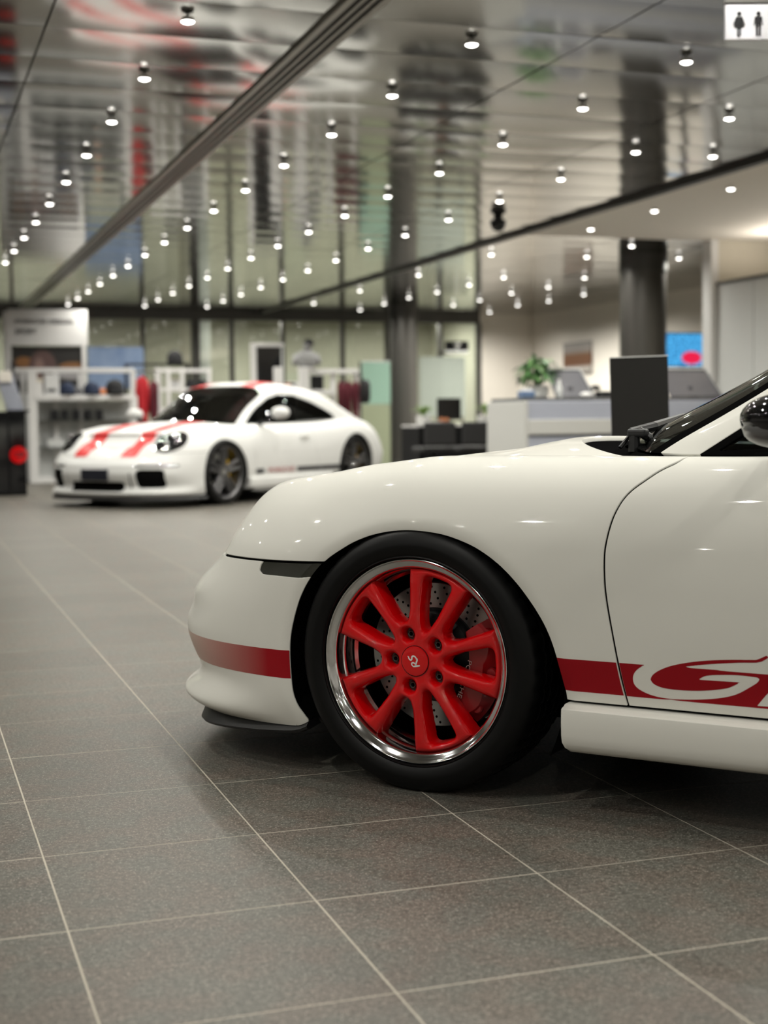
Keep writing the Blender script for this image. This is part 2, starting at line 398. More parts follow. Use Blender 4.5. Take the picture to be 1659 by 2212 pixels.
for k, (nv, d, x, y) in enumerate(pc):
    tx, ty = rng.normal(0, .0016), rng.normal(0, .0022)
    if abs(x-2.28) < .75: x += 0
    if not nv and k < 285:
        o = bpy.data.objects.new('panel', pan_me[rng.integers(3)]); o.location = (x, y, CEIL); o.rotation_euler = (ty, tx, 0); link(o, ce)
    else:
        hx, hy = PX/2-.006, PY/2-.005
        far_b.add([(x-hx, y-hy, CEIL), (x-hx, y, CEIL-.003), (x-hx, y+hy, CEIL), (x+hx, y+hy, CEIL), (x+hx, y, CEIL-.003), (x+hx, y-hy, CEIL)], [(0, 1, 4, 5), (1, 2, 3, 4)])
obj('panels_beyond', pymesh('panels_beyond', far_b.V, far_b.F), 'ceiling_metal', ce, kind='stuff')
def strip(name, m, x0, x1, y0, y1, z0, z1, parent=None, **kw):
    b = MB(); b.box(x0, x1, y0, y1, z0, z1); return b.build(name, m, parent, **kw)
trk = thing('ceiling_track', 'long grey and black triple rail running along the ceiling between the mirrored panels', 'track', (2.29, 0, CEIL))
for k, (a0, a1, mm_, z0) in enumerate(((-.105,-.066,'track_grey',-.022),(-.066,-.034,'track_black',-.009),(-.034,-.016,'track_grey',-.022),(-.016,.016,'track_black',-.009),(.016,.034,'track_grey',-.022),(.034,.066,'track_black',-.009),(.066,.105,'track_grey',-.022))):
    strip('rail' if mm_ == 'track_grey' else 'slot', mm_, a0, a1, -7, YB, z0, .02, trk)
# beige plaster ceiling on the right, its dark edge trim
cb = strip('ceiling_1', 'plaster', XS+.06, 13, -7.2, YS, 2.975, 3.03, None, kind='structure')
strip('trim_1', 'frame_dark', XS-.02, XS+.06, -7.2, YB, 2.955, 3.03, None, kind='structure')
# walls
strip('wall_left', 'plaster_grey', -7.2, -7, -7.2, 32, 0, 3.1, None, kind='structure')
strip('wall_front', 'plaster_grey', -7.2, 13, -7.2, -7, 0, 3.1, None, kind='structure')
strip('wall_right', 'plaster', XR, XR+.2, YS, YB+.2, 0, 3.03, None, kind='structure')
strip('wall_back', 'plaster', 11.43, XR+.2, YB, YB+.2, 0, 3.03, None, kind='structure')
strip('wall_side', 'wall_cream', XP+.02, 13, YS-.15, YS, 0, 2.975, None, kind='structure')
strip('trim_2', 'white_lac', XP-.08, XP+.02, YS-.17, YS+.02, 0, 2.975, None, kind='structure')
strip('wall_near', 'plaster_grey', 12.9, 13.0, -7.2, YS, 0, 3.0, None, kind='structure')
# grey wardrobe-like partition with dark top edge
pw = thing('partition', 'pale grey panelled partition with a dark top edge at the right', 'partition', (XP, 8, 0))
for k in range(13):
    strip('panel', 'panel_grey', -.0, .10, 6.80-.74*(k+1)+.006, 6.80-.74*k-.006, .0, 2.44, pw)
strip('top_edge', 'frame_dark', -.02, .12, -3.2, 6.82, 2.44, 2.475, pw)
# back facade: dark beam, mullions, panes
strip('trim_3', 'frame_dark', -7, 11.43, YB-.05, YB+.15, 2.83, 3.03, None, kind='structure')
mull = [-7.0]+[on_y(x, 800, YB)[0] for x in (-330, -150, 30, 310, 424, 502, 612, 741, 838)]+[on_y(952, 800, YB)[0]+.0, 11.43]
for k, x in enumerate(mull):
    wd = .07 if k == 5 else .03
    strip('trim_%d' % (4+k), 'frame_dark', x-wd, x+wd, YB-.06, YB+.14, 0, 2.83, None, kind='structure')
for k in range(len(mull)-1):
    wn = strip('window_%d' % (k+1), 'frame_dark', mull[k]+.05, mull[k+1]-.05, YB, YB+.10, 0, .08, None, kind='structure')
    b = MB(); b.box(mull[k]+.05, mull[k+1]-.05, YB+.04, YB+.05, .08, 2.83); b.build('pane', 'pane_glass', wn)
strip('wall_rear', 'room_green', -7.2, 11.5, 30.2, 30.4, 0, 3.03, None, kind='structure')
strip('wall_end', 'room_green', 11.43, 11.55, YB+.2, 30.2, 0, 3.03, None, kind='structure')
# columns
for nm, (px, Y, r, lab) in enumerate(((872, 25.35, .26, 'dark metal round column with a warm light streak, beside the green glass'), (1389, 16.75, .305, 'dark metal round column rising behind the reception counter'))):
    X = on_y(px, 700, Y)[0]; co = thing('column', lab, 'column', (X, Y, 0))
    b = MB(); b.lathe([(r, 0), (r, 2.78)], 40); b.build('shaft', 'column_metal', co, angle=.6)
    b = MB(); b.lathe([(r+.012, 2.78), (r+.012, 3.0)], 40); b.build('collar', 'frame_dark', co, angle=.6)
    b = MB(); b.lathe([(r+.02, 0), (r+.02, .08), (r, .09)], 40); b.build('base_ring', 'frame_dark', co, angle=.6)
# ---------------------------------------------------------------- ceiling lamps
M['lamp_body'] = mat('lamp_housing', (.8, .79, .77), .5, metal=.0, var=.03)
def lamp_glow(name, s):
    return mat(name, (1, 1, 1), .5, emit=(1, .965, .90), estr=s, var=0)
M['lamp_glow'] = lamp_glow('lamp_glow', LENS)
b = MB(); b.lathe([(.008, .040), (.008, .02), (.028, .018), (.0345, .010), (.0355, -.0065), (.033, -.005)], 20, cap=False); me_body = b.build('lamp_housing', 'lamp_body', None, angle=.6).data
b = MB(); b.lathe([(.0, -.0150), (.015, -.0138), (.026, -.0098), (.033, -.0045)], 16, cap=False); me_lens = b.build('lens', 'lamp_glow', None, smooth=True).data
for o in list(COL.objects):
    if o.data in (me_body, me_lens): bpy.data.objects.remove(o)
spot = bpy.data.lights.new('downlight', 'SPOT'); spot.energy = SPOT_W; spot.spot_size = math.radians(SPOT_ANG); spot.spot_blend = .9; spot.shadow_soft_size = .014; spot.color = (1, .975, .89)
spot2 = spot.copy(); spot2.energy = SPOT_W*1.4; spot2.spot_size = math.radians(165)
spot3 = spot2.copy(); spot3.energy = SPOT_W*2.8
def ceiling_lamp(x, y, z, label, group=None, data=None):
    t = thing('ceiling_spotlight', label, 'lamp', (x*1.0135, y*1.0135, z-.033), 0, group)
    o = bpy.data.objects.new('housing', me_body); link(o, t)
    o = bpy.data.objects.new('lens', me_lens); link(o, t)
    o = bpy.data.objects.new('downlight', data or spot); link(o, t); o.location = (0, 0, -.032)
ordn = ['first', 'second', 'third', 'fourth', 'fifth', 'sixth', 'seventh', 'eighth', 'ninth', 'tenth', 'eleventh', 'twelfth', 'thirteenth', 'fourteenth', 'fifteenth', 'sixteenth', 'seventeenth', 'eighteenth', 'nineteenth', 'twentieth', 'twenty-first', 'twenty-second']
rows_ = ((1.47, 10, 'row left of the ceiling rail'), (3.04, 15, 'first row right of the rail'), (4.38, 15, 'second row right of the rail'), (5.50, 14, 'third row right of the rail'))
for X, n, nm in rows_:
    for k in range(n):
        j = k+1 if n == 14 else k; Y = 7.34+1.292*j if X != 1.47 else 7.34+1.287*j
        ceiling_lamp(X-.0085*(Y-7.3), Y, CEIL, 'ceiling spotlight, %s from the front in the %s' % (ordn[k], nm))
back_pts = [(7.12,16.59),(8.42,16.53),(9.65,19.02),(8.45,19.23),(8.39,20.42),(8.37,21.74),(7.11,19.2),(9.64,21.63),(9.77,20.5),(10.95,21.61),(9.66,23.03),(9.62,24.17),(10.79,23.93),(10.95,22.96),(10.95,25.62),(7.06,21.77),(7.02,24.29),(8.29,25.56),(8.28,22.84),(8.28,24.13),(8.42,15.35),(9.68,16.39)]
back_pts.sort(key=lambda p: proj((p[0], p[1], 2.93))[0, 0])
for k, (x, y) in enumerate(back_pts):
    ceiling_lamp(x, y, CEIL, 'far ceiling spotlight beyond the third row, %s from the left towards the beige wall' % ordn[k], 'spotlights on the far ceiling', spot3 if x > 10.5 else spot2 if x > 9 or (x, y) in ((8.28, 24.13), (8.28, 25.56)) else None)
for k, (x, y) in enumerate(((7.11,11.15),(7.13,12.54),(7.15,13.94))):
    ceiling_lamp(x, y, 2.975, 'glowing spotlight in the smooth beige ceiling, %s of three from the right' % ordn[k], None, spot2)
ceiling_lamp(6.16, 9.92, CEIL, 'glowing spotlight on mirrored ceiling just above the dark edge of the beige ceiling')
for X in (-5.2, -3.2, -1.65, -.1, 1.47, 3.04, 4.38, 5.5, 7.12, 9.0, 11.0):
    for j in range(-10, 14):
        Y = 7.34+1.32*j
        if (j % 2 and X < 1) or (X > 5.6 and (j % 2 or Y > 9.9)): continue
        if j >= 0 and X >= 1.0: continue
        if X == 1.47 and Y < 3.0: continue
        if X < 1 and Y > (20 if X < -1 else 7): continue
        if X == 5.5 and j == 0: pass
        ceiling_lamp(X, Y, CEIL if X < XS else 2.975, 'ceiling spotlight of the same grid, out of view above the aisle', 'spotlights out of view')
# rooms behind the glass
for x in (-2, 2.5, 7, 10):
    L = bpy.data.lights.new('room_light', 'AREA'); L.energy = ROOM_W; L.size = 1.2; L.color = (1, .97, .85); o = bpy.data.objects.new('room_light', L); COL.objects.link(o); o.location = (x, 27.95, 2.95)

L = bpy.data.lights.new('soffit_fill', 'AREA'); L.shape = 'RECTANGLE'; L.size = 8.6; L.size_y = .08; L.energy = FILL_W; L.color = (1, .93, .82)  # unseen strip light added above the partition to brighten the beige ceiling
o = bpy.data.objects.new('soffit_fill', L); COL.objects.link(o); o.location = (XP+.30, 9.95, 2.52); o.rotation_euler = (math.pi, 0, math.pi/2)
# ================================================================ cars
class CarBody:
    """side/nose surface S(path, section), greenhouse surface G(u, section); local axes: x forward, y left, z up"""
    def __init__(c, spec):
        c.sp = spec
        us = np.array([k[0] for k in spec['side']]); ws = np.array([k[1] for k in spec['side']])
        u0, tip, nf = spec['front']; u1, tail, nr = spec['rear']
        a1 = pchip(us, ws, [u1])[0]; a0 = pchip(us, ws, [u0])[0]
        ph = np.linspace(0, math.pi/2, 900)
        rear = np.stack([u1-(u1-tail)*np.sin(ph)**(2/nr), a1*np.cos(ph)**(2/nr)], 1)[::-1]
        uu = np.linspace(u1, u0, 600)[1:-1]; side = np.stack([uu, pchip(us, ws, uu)], 1)
        front = np.stack([u0+(tip-u0)*np.sin(ph)**(2/nf), a0*np.cos(ph)**(2/nf)], 1)
        P = np.vstack([rear, side, front]); L = np.concatenate([[0], np.cumsum(np.linalg.norm(np.diff(P, axis=0), axis=1))])
        Lr = np.arange(0, L[-1], .002); P = np.stack([np.interp(Lr, L, P[:, 0]), np.interp(Lr, L, P[:, 1])], 1); P[-1] = (tip, 0)
        T = np.gradient(P, axis=0)
        for _ in range(25): T[1:-1] = (T[:-2]+2*T[1:-1]+T[2:])/4
        T /= np.linalg.norm(T, axis=1, keepdims=True)
        c.P, c.L, c.T = P, Lr, T
        c.Nin = np.stack([T[:, 1], -T[:, 0]], 1)         # inward normal
        c.Nin[0] = (1, 0); c.Nin[-1] = (-1, 0)
        ang = np.degrees(np.arctan2(-c.Nin[:, 0], -c.Nin[:, 1]))   # 0 on the side, 90 at the nose, -90 at the tail
        keys = []
        for kind, val, d, z in spec['rows']:
            if kind == 'u': i = np.argmin(np.abs(P[:, 0]-val) + 100*(P[:, 1] < .3))
            elif kind == 'ang':
                i = np.argmin(np.abs(ang-val))
            elif kind == 'nose': i = len(P)-1
            else: i = 0
            keys.append((Lr[i], d, z))
        keys.sort(key=lambda k: k[0])
        c.kL = [k[0] for k in keys]; c.kR = np.array([np.stack([k[1], k[2]], 1) for k in keys])
    def S(c, L0, L1, ds, nseg, r0=0, r1=None):
        n = max(2, int(round((L1-L0)/ds))+1); q = np.linspace(L0, L1, n)
        R = pchip(c.kL, c.kR, q)                          # n, rows, 2
        k = R.shape[1]; r1 = k-1 if r1 is None else r1
        t = np.linspace(r0, r1, (r1-r0)*nseg+1)
        W = nspline(np.transpose(R, (1, 0, 2)), t)        # nt, n, 2
        W = np.transpose(W, (1, 0, 2))
        bx = np.interp(q, c.L, c.P[:, 0]); by = np.interp(q, c.L, c.P[:, 1])
        nx = np.interp(q, c.L, c.Nin[:, 0]); ny = np.interp(q, c.L, c.Nin[:, 1])
        X = bx[:, None]+W[..., 0]*nx[:, None]; Y = by[:, None]+W[..., 0]*ny[:, None]
        Y = np.maximum(Y, 0)
        Pt = np.stack([X, Y, W[..., 1]], 2)
        A = np.stack([np.repeat(q[:, None], len(t), 1), np.repeat(t[None], n, 0)], 2)
        return Pt, A
    def Lu(c, u): return c.L[np.argmin(np.abs(c.P[:, 0]-u)+100*(c.P[:, 1] < .3))]
    def Lang(c, a):
        ang = np.degrees(np.arctan2(-c.Nin[:, 0], -c.Nin[:, 1])); return c.L[np.argmin(np.abs(ang-a))]
    def G(c, u0, u1, du, nseg):
        g = c.sp['green']; uu = np.linspace(u0, u1, int(abs(u1-u0)/du)+1)
        B = pchip(g['u'], np.stack([g['wb'], g['zb'], g['zr']], 1), uu)
        fr = np.array(g['front_shape']); md = np.array(g['mid_shape'])
        k = np.clip((g['blend'][0]-uu)/(g['blend'][0]-g['blend'][1]), 0, 1); k = k*k*(3-2*k)
        t = np.linspace(0, len(fr)-1, (len(fr)-1)*nseg+1)
        sf = nspline(fr, t); sm = nspline(md, t)
        sh = sf[None]*(1-k[:, None, None])+sm[None]*k[:, None, None]
        Y = sh[..., 0]*B[:, 0:1]; Z = B[:, 1:2]+sh[..., 1]*(B[:, 2:3]-B[:, 1:2]); X = np.repeat(uu[:, None], len(t), 1)
        A = np.stack([X, np.repeat(t[None], len(uu), 0)], 2)
        return np.stack([X, Y, Z], 2), A
R_ = lambda *v: np.array(v, float)
ZS = R_(.255,.275,.31,.35,.40,.45,.50,.545,.62,.70,.755,.79,.805,.802)
HERO = dict(
    side=[(-2.95,.83),(-2.355,.885),(-1.6,.868),(-1.0,.862),(-.5,.868),(0,.882),(.2,.876)],
    front=(.2,.985,2.8), rear=(-2.9,-3.42,2.6),
    rows=[('tail',0, R_(.10,.07,.04,.02,.01,0,.01,.03,.06,.10,.16,.24,.34,.45), R_(.20,.25,.30,.35,.40,.45,.50,.55,.62,.68,.73,.76,.79,.81)),
          ('ang',-45, R_(.10,.07,.04,.02,.01,0,.01,.03,.06,.10,.16,.24,.34,.45), R_(.20,.25,.30,.35,.40,.45,.50,.56,.63,.70,.76,.80,.82,.83)),
          ('u',-2.85, R_(.03,.02,.01,.004,.001,0,.004,.012,.035,.08,.14,.19,.24,.29), R_(.22,.26,.31,.35,.40,.45,.51,.57,.65,.73,.79,.82,.835,.845)),
          ('u',-2.355, R_(.02,.014,.008,.003,.001,0,.002,.006,.02,.055,.10,.15,.19,.22), R_(.255,.275,.31,.35,.40,.46,.53,.60,.68,.76,.81,.835,.85,.86)),
          ('u',-1.6, R_(.016,.012,.008,.004,.001,0,.001,.004,.018,.045,.08,.115,.145,.17), R_(.255,.275,.31,.35,.40,.45,.50,.555,.635,.715,.765,.797,.813,.82)),
          ('u',-.95, R_(.016,.012,.008,.004,.001,0,.001,.004,.016,.042,.076,.11,.14,.165), R_(.255,.275,.31,.35,.40,.45,.50,.548,.628,.708,.76,.79,.805,.81)),
          ('u',-.60, R_(.017,.013,.008,.004,.001,0,.001,.003,.014,.042,.08,.122,.17,.225), ZS),
          ('u',-.35, R_(.018,.014,.008,.003,.001,0,.001,.003,.014,.046,.088,.14,.20,.27), ZS),
          ('u',0, R_(.018,.014,.008,.003,.001,0,.001,.003,.014,.048,.092,.146,.21,.28), R_(.255,.275,.31,.35,.40,.45,.50,.545,.62,.70,.755,.788,.803,.80)),
          ('u',.2, R_(.022,.016,.009,.004,.001,0,.001,.005,.02,.058,.102,.155,.215,.28), R_(.20,.23,.27,.31,.36,.42,.48,.545,.615,.685,.737,.768,.783,.78)),
          ('u',.36, R_(.03,.018,.006,.003,.0,.0,.002,.010,.03,.066,.11,.16,.215,.275), R_(.122,.152,.20,.263,.33,.40,.47,.542,.60,.66,.708,.742,.758,.753)),
          ('ang',22, R_(.035,-.002,.014,.008,.0,.004,.016,.05,.075,.11,.15,.195,.245,.305), R_(.115,.148,.205,.263,.335,.395,.455,.539,.59,.64,.685,.717,.732,.727)),
          ('ang',52, R_(.048,-.010,.032,.018,.0,.018,.034,.115,.15,.19,.235,.28,.335,.40), R_(.106,.150,.196,.263,.337,.392,.447,.534,.575,.617,.66,.69,.705,.70)),
          ('ang',72, R_(.05,-.012,.034,.020,.002,.020,.038,.115,.15,.185,.22,.255,.30,.35), R_(.102,.150,.196,.263,.337,.392,.435,.505,.535,.565,.59,.612,.63,.635)),
          ('nose',0, R_(.05,-.006,.036,.02,.004,.02,.04,.09,.12,.15,.18,.21,.24,.28), R_(.10,.148,.208,.263,.337,.39,.43,.475,.495,.512,.527,.54,.552,.565))],
    green=dict(u=[-3.40,-3.1,-2.9,-2.5,-2.1,-1.7,-1.4,-1.15,-1.0,-.8,-.63,-.50,-.41,-.34,-.27],
        wb=[.50,.55,.60,.66,.695,.705,.705,.70,.695,.68,.655,.585,.46,.31,.01],
        zb=[.74,.79,.82,.845,.842,.825,.815,.812,.811,.811,.811,.813,.821,.829,.836],
        zr=[.76,.83,.90,1.05,1.19,1.260,1.274,1.238,1.19,1.098,1.008,.939,.890,.857,.834],
        blend=(-.55,-1.15),
        front_shape=[(1,0),(.95,.18),(.86,.39),(.70,.63),(.48,.83),(.24,.955),(0,1)],
        mid_shape=[(1,0),(.955,.30),(.89,.60),(.79,.84),(.60,.955),(.32,.995),(0,1)]))
ARCH_F = smooth_closed([(-.391,.262),(-.387,.289),(-.371,.358),(-.352,.411),(-.323,.461),(-.279,.516),(-.234,.558),(-.189,.588),(-.143,.609),(-.078,.627),(.0,.634),(.061,.630),(.111,.62),(.152,.606),(.188,.588),(.243,.552),(.288,.505),(.318,.455),(.338,.4),(.349,.354),(.353,.308),(.352,.255),(.348,.213),(.338,.178),(.322,.150),(.312,.128),(.30,.06),(0,.0),(-.36,.06),(-.392,.20)], 5)
def mirror_sub(root, src, name, S, m, **kw): return sobj(name, S, m, root, **kw)
def both(root, name, S, m, depth=None, rnd=.0015, right=True, **kw):
    """left panel and its mirrored twin"""
    if depth: S = rim(S, depth, rnd)
    o = [sobj(name, S, m, root, **kw)]
    if right: o.append(sobj(name, mirror(S), m, root, **kw))
    return o
# ---------------------------------------------------------------- wheels
def seg_d(x, y, ax, ay, bx, by, r0, r1):
    dx, dy = bx-ax, by-ay; L = dx*dx+dy*dy; t = np.clip(((x-ax)*dx+(y-ay)*dy)/L, 0, 1)
    return r0+(r1-r0)*t-np.hypot(x-ax-t*dx, y-ay-t*dy)
def smax(a, b, k):
    h = np.maximum(k-np.abs(a-b), 0)/k; return np.maximum(a, b)+h*h*k/4
def spoke_face(shape, step, R, depth, rnd, hfun, bolts, bolt_r, bolt_R):
    """wheel face: solid where shape(x,y) > 0, edges rolled over by rnd; axes: x right, y up, z out"""
    n = int(2*R/step)|1; g = np.linspace(-R, R, n); X, Y = np.meshgrid(g, g, indexing='ij'); d = shape(X, Y)
    for a in bolts:
        bx, by = bolt_R*math.cos(a), bolt_R*math.sin(a)
        d = np.minimum(d, np.hypot(X-bx, Y-by)-bolt_r)
    # distance-like field: smooth a little so the roll-over is even
    e = np.clip(1-d/rnd, 0, 1); Z = hfun(np.hypot(X, Y))-rnd*.75*(1-np.sqrt(np.maximum(0, 1-e**2)))
    keep = d > -2.5*step
    S = surf_grid(np.stack([X, Y, Z], 2), d[..., None])
    kf = keep.ravel(); S.F = [q for q in S.F if kf[q[0]] or kf[q[2]]]
    S = clip(S, S.A[:, 0])
    n0 = len(S.V)
    cnt = {}
    for q in S.F:
        for a in range(len(q)):
            i, j = q[a], q[(a+1) % len(q)]; cnt.setdefault((min(i, j), max(i, j)), []).append((i, j))
    be = [v[0] for v in cnt.values() if len(v) == 1]; idx = sorted({i for e in be for i in e}); loc = {k: a for a, k in enumerate(idx)}
    od = np.zeros((len(idx), 3))
    for i, j in be:
        v = S.V[j]-S.V[i]; o = np.array([v[1], -v[0], 0]); od[loc[i]] += o; od[loc[j]] += o
    od /= np.maximum(np.linalg.norm(od, axis=1, keepdims=True), 1e-9)
    B = S.V[idx].copy(); n1 = od*.9+np.array([0, 0, .35]); n1 /= np.linalg.norm(n1, axis=1, keepdims=True)
    r1 = B.copy(); r1[:, 2] -= .001; r2 = B+od*.004; r2[:, 2] = B[:, 2]-depth
    V = np.vstack([S.V, r1, r2]); N = np.vstack([S.N, n1, od]); Fs = list(S.F); m = len(idx)
    for i, j in be:
        a, b = loc[i], loc[j]; Fs.append((j, i, n0+a, n0+b)); Fs.append((n0+b, n0+a, n0+m+a, n0+m+b))
    return pymesh('spokes', V, Fs, normals=N)
def ring_mesh(prof, n=96, smooth=True, ang=.6):
    return prof
def lathe_w(prof, n, name, m, parent, **kw):
    """lathe about the wheel axis (local z out)"""
    b = MB(); b.lathe(prof, n, cap=False); return b.build(name, m, parent, angle=.5, **kw)
def tyre_mesh(R, Rrim, W, c0, n=180, blocks=True, bulge=.009, flat=None):
    h = R-Rrim
    prof = [(Rrim+.001,-.010),(Rrim+.003,.0),(Rrim+.06*h,.003),(Rrim+.10*h,.0015),(Rrim+.16*h,.0055),(Rrim+.35*h,bulge),(Rrim+.42*h,bulge+.0006),(Rrim+.47*h,bulge),(Rrim+.62*h,.7*bulge),(Rrim+.78*h,.1*bulge),(Rrim+.89*h,-.009),(Rrim+.955*h,-.018)]
    tread = [(R-.002,-.030),(R-.0006,-.045),(R-.0004,-.052),(R-.007,-.0525),(R-.007,-.0605),(R-.0002,-.061),(R,-.085),(R-.007,-.0855),(R-.007,-.0935),(R,-.094)]
    half = [(r, c) for r, c in prof+tread]
    full = half+[(r, -W-c) for r, c in half[::-1]]
    V = []; Fs = []; k = len(full); bl = [i for i, (r, c) in enumerate(full) if R-.012 < r and -W+.012 < c < -.012]
    for i in range(n):
        a = 2*math.pi*i/n
        for j, (r, c) in enumerate(full):
            rr = r
            if blocks and j in bl and i % 4 == 0 and r > R-.0065: rr = r-.005
            V.append((rr*math.cos(a), rr*math.sin(a), c0+c))
    for i in range(n):
        for j in range(k-1):
            Fs.append((i*k+j, ((i+1) % n)*k+j, ((i+1) % n)*k+j+1, i*k+j+1))
    if flat is not None: V = [(x, max(y, -flat), z) for x, y, z in V]
    return V, Fs
def hero_shape(x, y):
    r = np.hypot(x, y); d = np.full(x.shape, -1.0)
    for k in range(5):
        A = math.radians(1.5+72*k)
        for s in (-1, 1):
            a0 = A+s*math.radians(27); a1 = A+s*math.radians(18.2); a2 = A+s*math.radians(16.6)
            p0 = (.045*math.cos(a0), .045*math.sin(a0)); p1 = (.12*math.cos(a1), .12*math.sin(a1)); p2 = (.232*math.cos(a2), .232*math.sin(a2))
            q = np.maximum(seg_d(x, y, *p0, *p1, .022, .0128), seg_d(x, y, *p1, *p2, .0128, .0195)); d = smax(d, q, .018)
        # outer web closing the pocket of the pair
        ca, sa = math.cos(A), math.sin(A); xr = x*ca+y*sa; yr = -x*sa+y*ca; th = np.abs(np.arctan2(yr, xr))
        web = np.minimum(r-.2075, (math.radians(17.5)-th)*r); d = smax(d, web, .020)
        B = A+math.radians(36); d = smax(d, .0275-np.hypot(x-.066*math.cos(B), y-.066*math.sin(B)), .016)
    d = smax(d, .067-r, .02)
    return np.minimum(d, .2235-r)
def hero_wheel_face():
    hf = lambda r: -.013+.006*np.exp(-((r-.10)/.05)**2)-.004*np.clip((r-.19)/.03, 0, 1)
    return spoke_face(hero_shape, .0024, .2245, .042, .0155, hf, [math.radians(37.5+72*k) for k in range(5)], .0170, .0660)
def wheel_frame(parent_car, u, w, z, side, name='wheel'):
    """matrix taking wheel axes (x right, y up, z out) to car axes for the left (+1) or right (-1) side"""
    if side > 0: Mx = Matrix(((-1, 0, 0, u), (0, 0, 1, w), (0, 1, 0, z), (0, 0, 0, 1)))
    else: Mx = Matrix(((1, 0, 0, u), (0, 0, -1, -w), (0, 1, 0, z), (0, 0, 0, 1)))
    return Mx
def stroke(b, pts, wd, z=0.0, th=.0004):
    """flat pen stroke along a polyline (for hand lettering)"""
    P = smooth_open(pts, 5) if len(pts) > 2 else np.array(pts, float)
    T = np.gradient(P, axis=0); T /= np.linalg.norm(T, axis=1, keepdims=True); Nn = np.stack([-T[:, 1], T[:, 0]], 1)
    k = len(P); wv = wd*(.55+.45*np.sin(np.linspace(.25, math.pi-.25, k)))
    V = [(*(P[i]+Nn[i]*wv[i]/2), z) for i in range(k)]+[(*(P[i]-Nn[i]*wv[i]/2), z) for i in range(k)]
    b.add(V, [(i, k+i, k+i+1, i+1) for i in range(k-1)])
def build_wheel(car, proto, u, w, z, side):
    """a wheel and its sub-parts; the first call makes the meshes, later ones share them"""
    o = bpy.data.objects.new('wheel', proto['face']); link(o, car); o.matrix_local = wheel_frame(car, u, w, z, side)
    for nm, me in proto['subs']:
        c = bpy.data.objects.new(nm, me); link(c, o)
    return o
def hero_wheel_proto(rz):
    p = {'subs': []}
    f = hero_wheel_face(); f.materials.append(M['red_paint']); p['face'] = f
    def take(o): me = o.data; bpy.data.objects.remove(o); return me
    V, Fs = tyre_mesh(.3225, .2475, .225, .002, flat=rz-.001)
    me = pymesh('tire', V, Fs); o = obj('tire', me, 'rubber')
    bm = bmesh.new(); bm.from_mesh(me); bmesh.ops.recalc_face_normals(bm, faces=bm.faces)
    for fc in bm.faces: fc.smooth = True
    for e in bm.edges:
        if len(e.link_faces) == 2 and e.calc_face_angle(0) > .55: e.smooth = False
    bm.to_mesh(me); bm.free(); p['subs'].append(('tire', take(o)))
    o = lathe_w([(.2478,-.012),(.2478,-.003),(.2468,-.0006),(.2455,0),(.2440,-.0008),(.2425,-.003),(.2405,-.0045),(.2360,-.0075),(.2300,-.0105),(.2265,-.0135),(.2245,-.018),(.2235,-.026),(.2228,-.042),(.2180,-.047),(.2165,-.052),(.2150,-.085),(.2080,-.092),(.2060,-.20),(.215,-.215)], 128, 'rim', 'chrome', None); p['subs'].append(('rim', take(o)))
    b = MB(); b.lathe([(.0,-.0065),(.020,-.0066),(.032,-.0072),(.0355,-.0085),(.0368,-.0115),(.0370,-.016)], 48); o = b.build('center_cap', 'red_paint', None, angle=.7); p['subs'].append(('center_cap', take(o)))
    b = MB(); b.lathe([(.0370,-.0125),(.0371,-.0098),(.0376,-.0098),(.0377,-.0125)], 48, cap=False); o = b.build('cap_groove', 'black_plastic', None); p['subs'].append(('cap_seam', take(o)))
    # RS monogram, reading up-left
    b = MB(); k = .00098
    stroke(b, [(-16,-9),(-13,0),(-10,9)], 4.4); stroke(b, [(-10,8.5),(-4,10),(-1,7),(-4,2),(-12,0)], 3.8); stroke(b, [(-10,0),(-5,-4),(-1,-9),(3,-10)], 4.2)
    stroke(b, [(17,8),(12,9.5),(7,7),(8,3),(12,0),(12,-5),(7,-8.5),(1,-8)], 4.2); stroke(b, [(17,8),(19,10.5)], 2.4)
    a = math.radians(120); ca, sa = math.cos(a), math.sin(a)
    b.V = [((x*ca-y*sa)*k, (x*sa+y*ca)*k, -.0060) for x, y, z in b.V]
    o = b.build('cap_monogram', 'white_print', None, label='white monogram letters'); p['subs'].append(('cap_monogram', take(o)))
    for q in range(5):
        t = math.radians(37.5+72*q); b = MB()
        b.lathe([(0,-.0405),(.0058,-.0405),(.0058,-.032),(.0080,-.0315),(.0102,-.035),(.0106,-.062)], 6, (.0655*math.cos(t), .0655*math.sin(t), 0))
        b.lathe([(.0150,-.0405),(.0150,-.05)], 24, (.0655*math.cos(t), .0655*math.sin(t), 0), cap=True)
        o = b.build('lug_bolt', 'bolt_metal', None); p['subs'].append(('lug_bolt', take(o)))
    b = MB(); b.lathe([(.205,-.19),(.09,-.185),(.0,-.18)], 48); o = b.build('hub_backing', 'black_void', None); p['subs'].append(('hub_backing', take(o)))
    return p
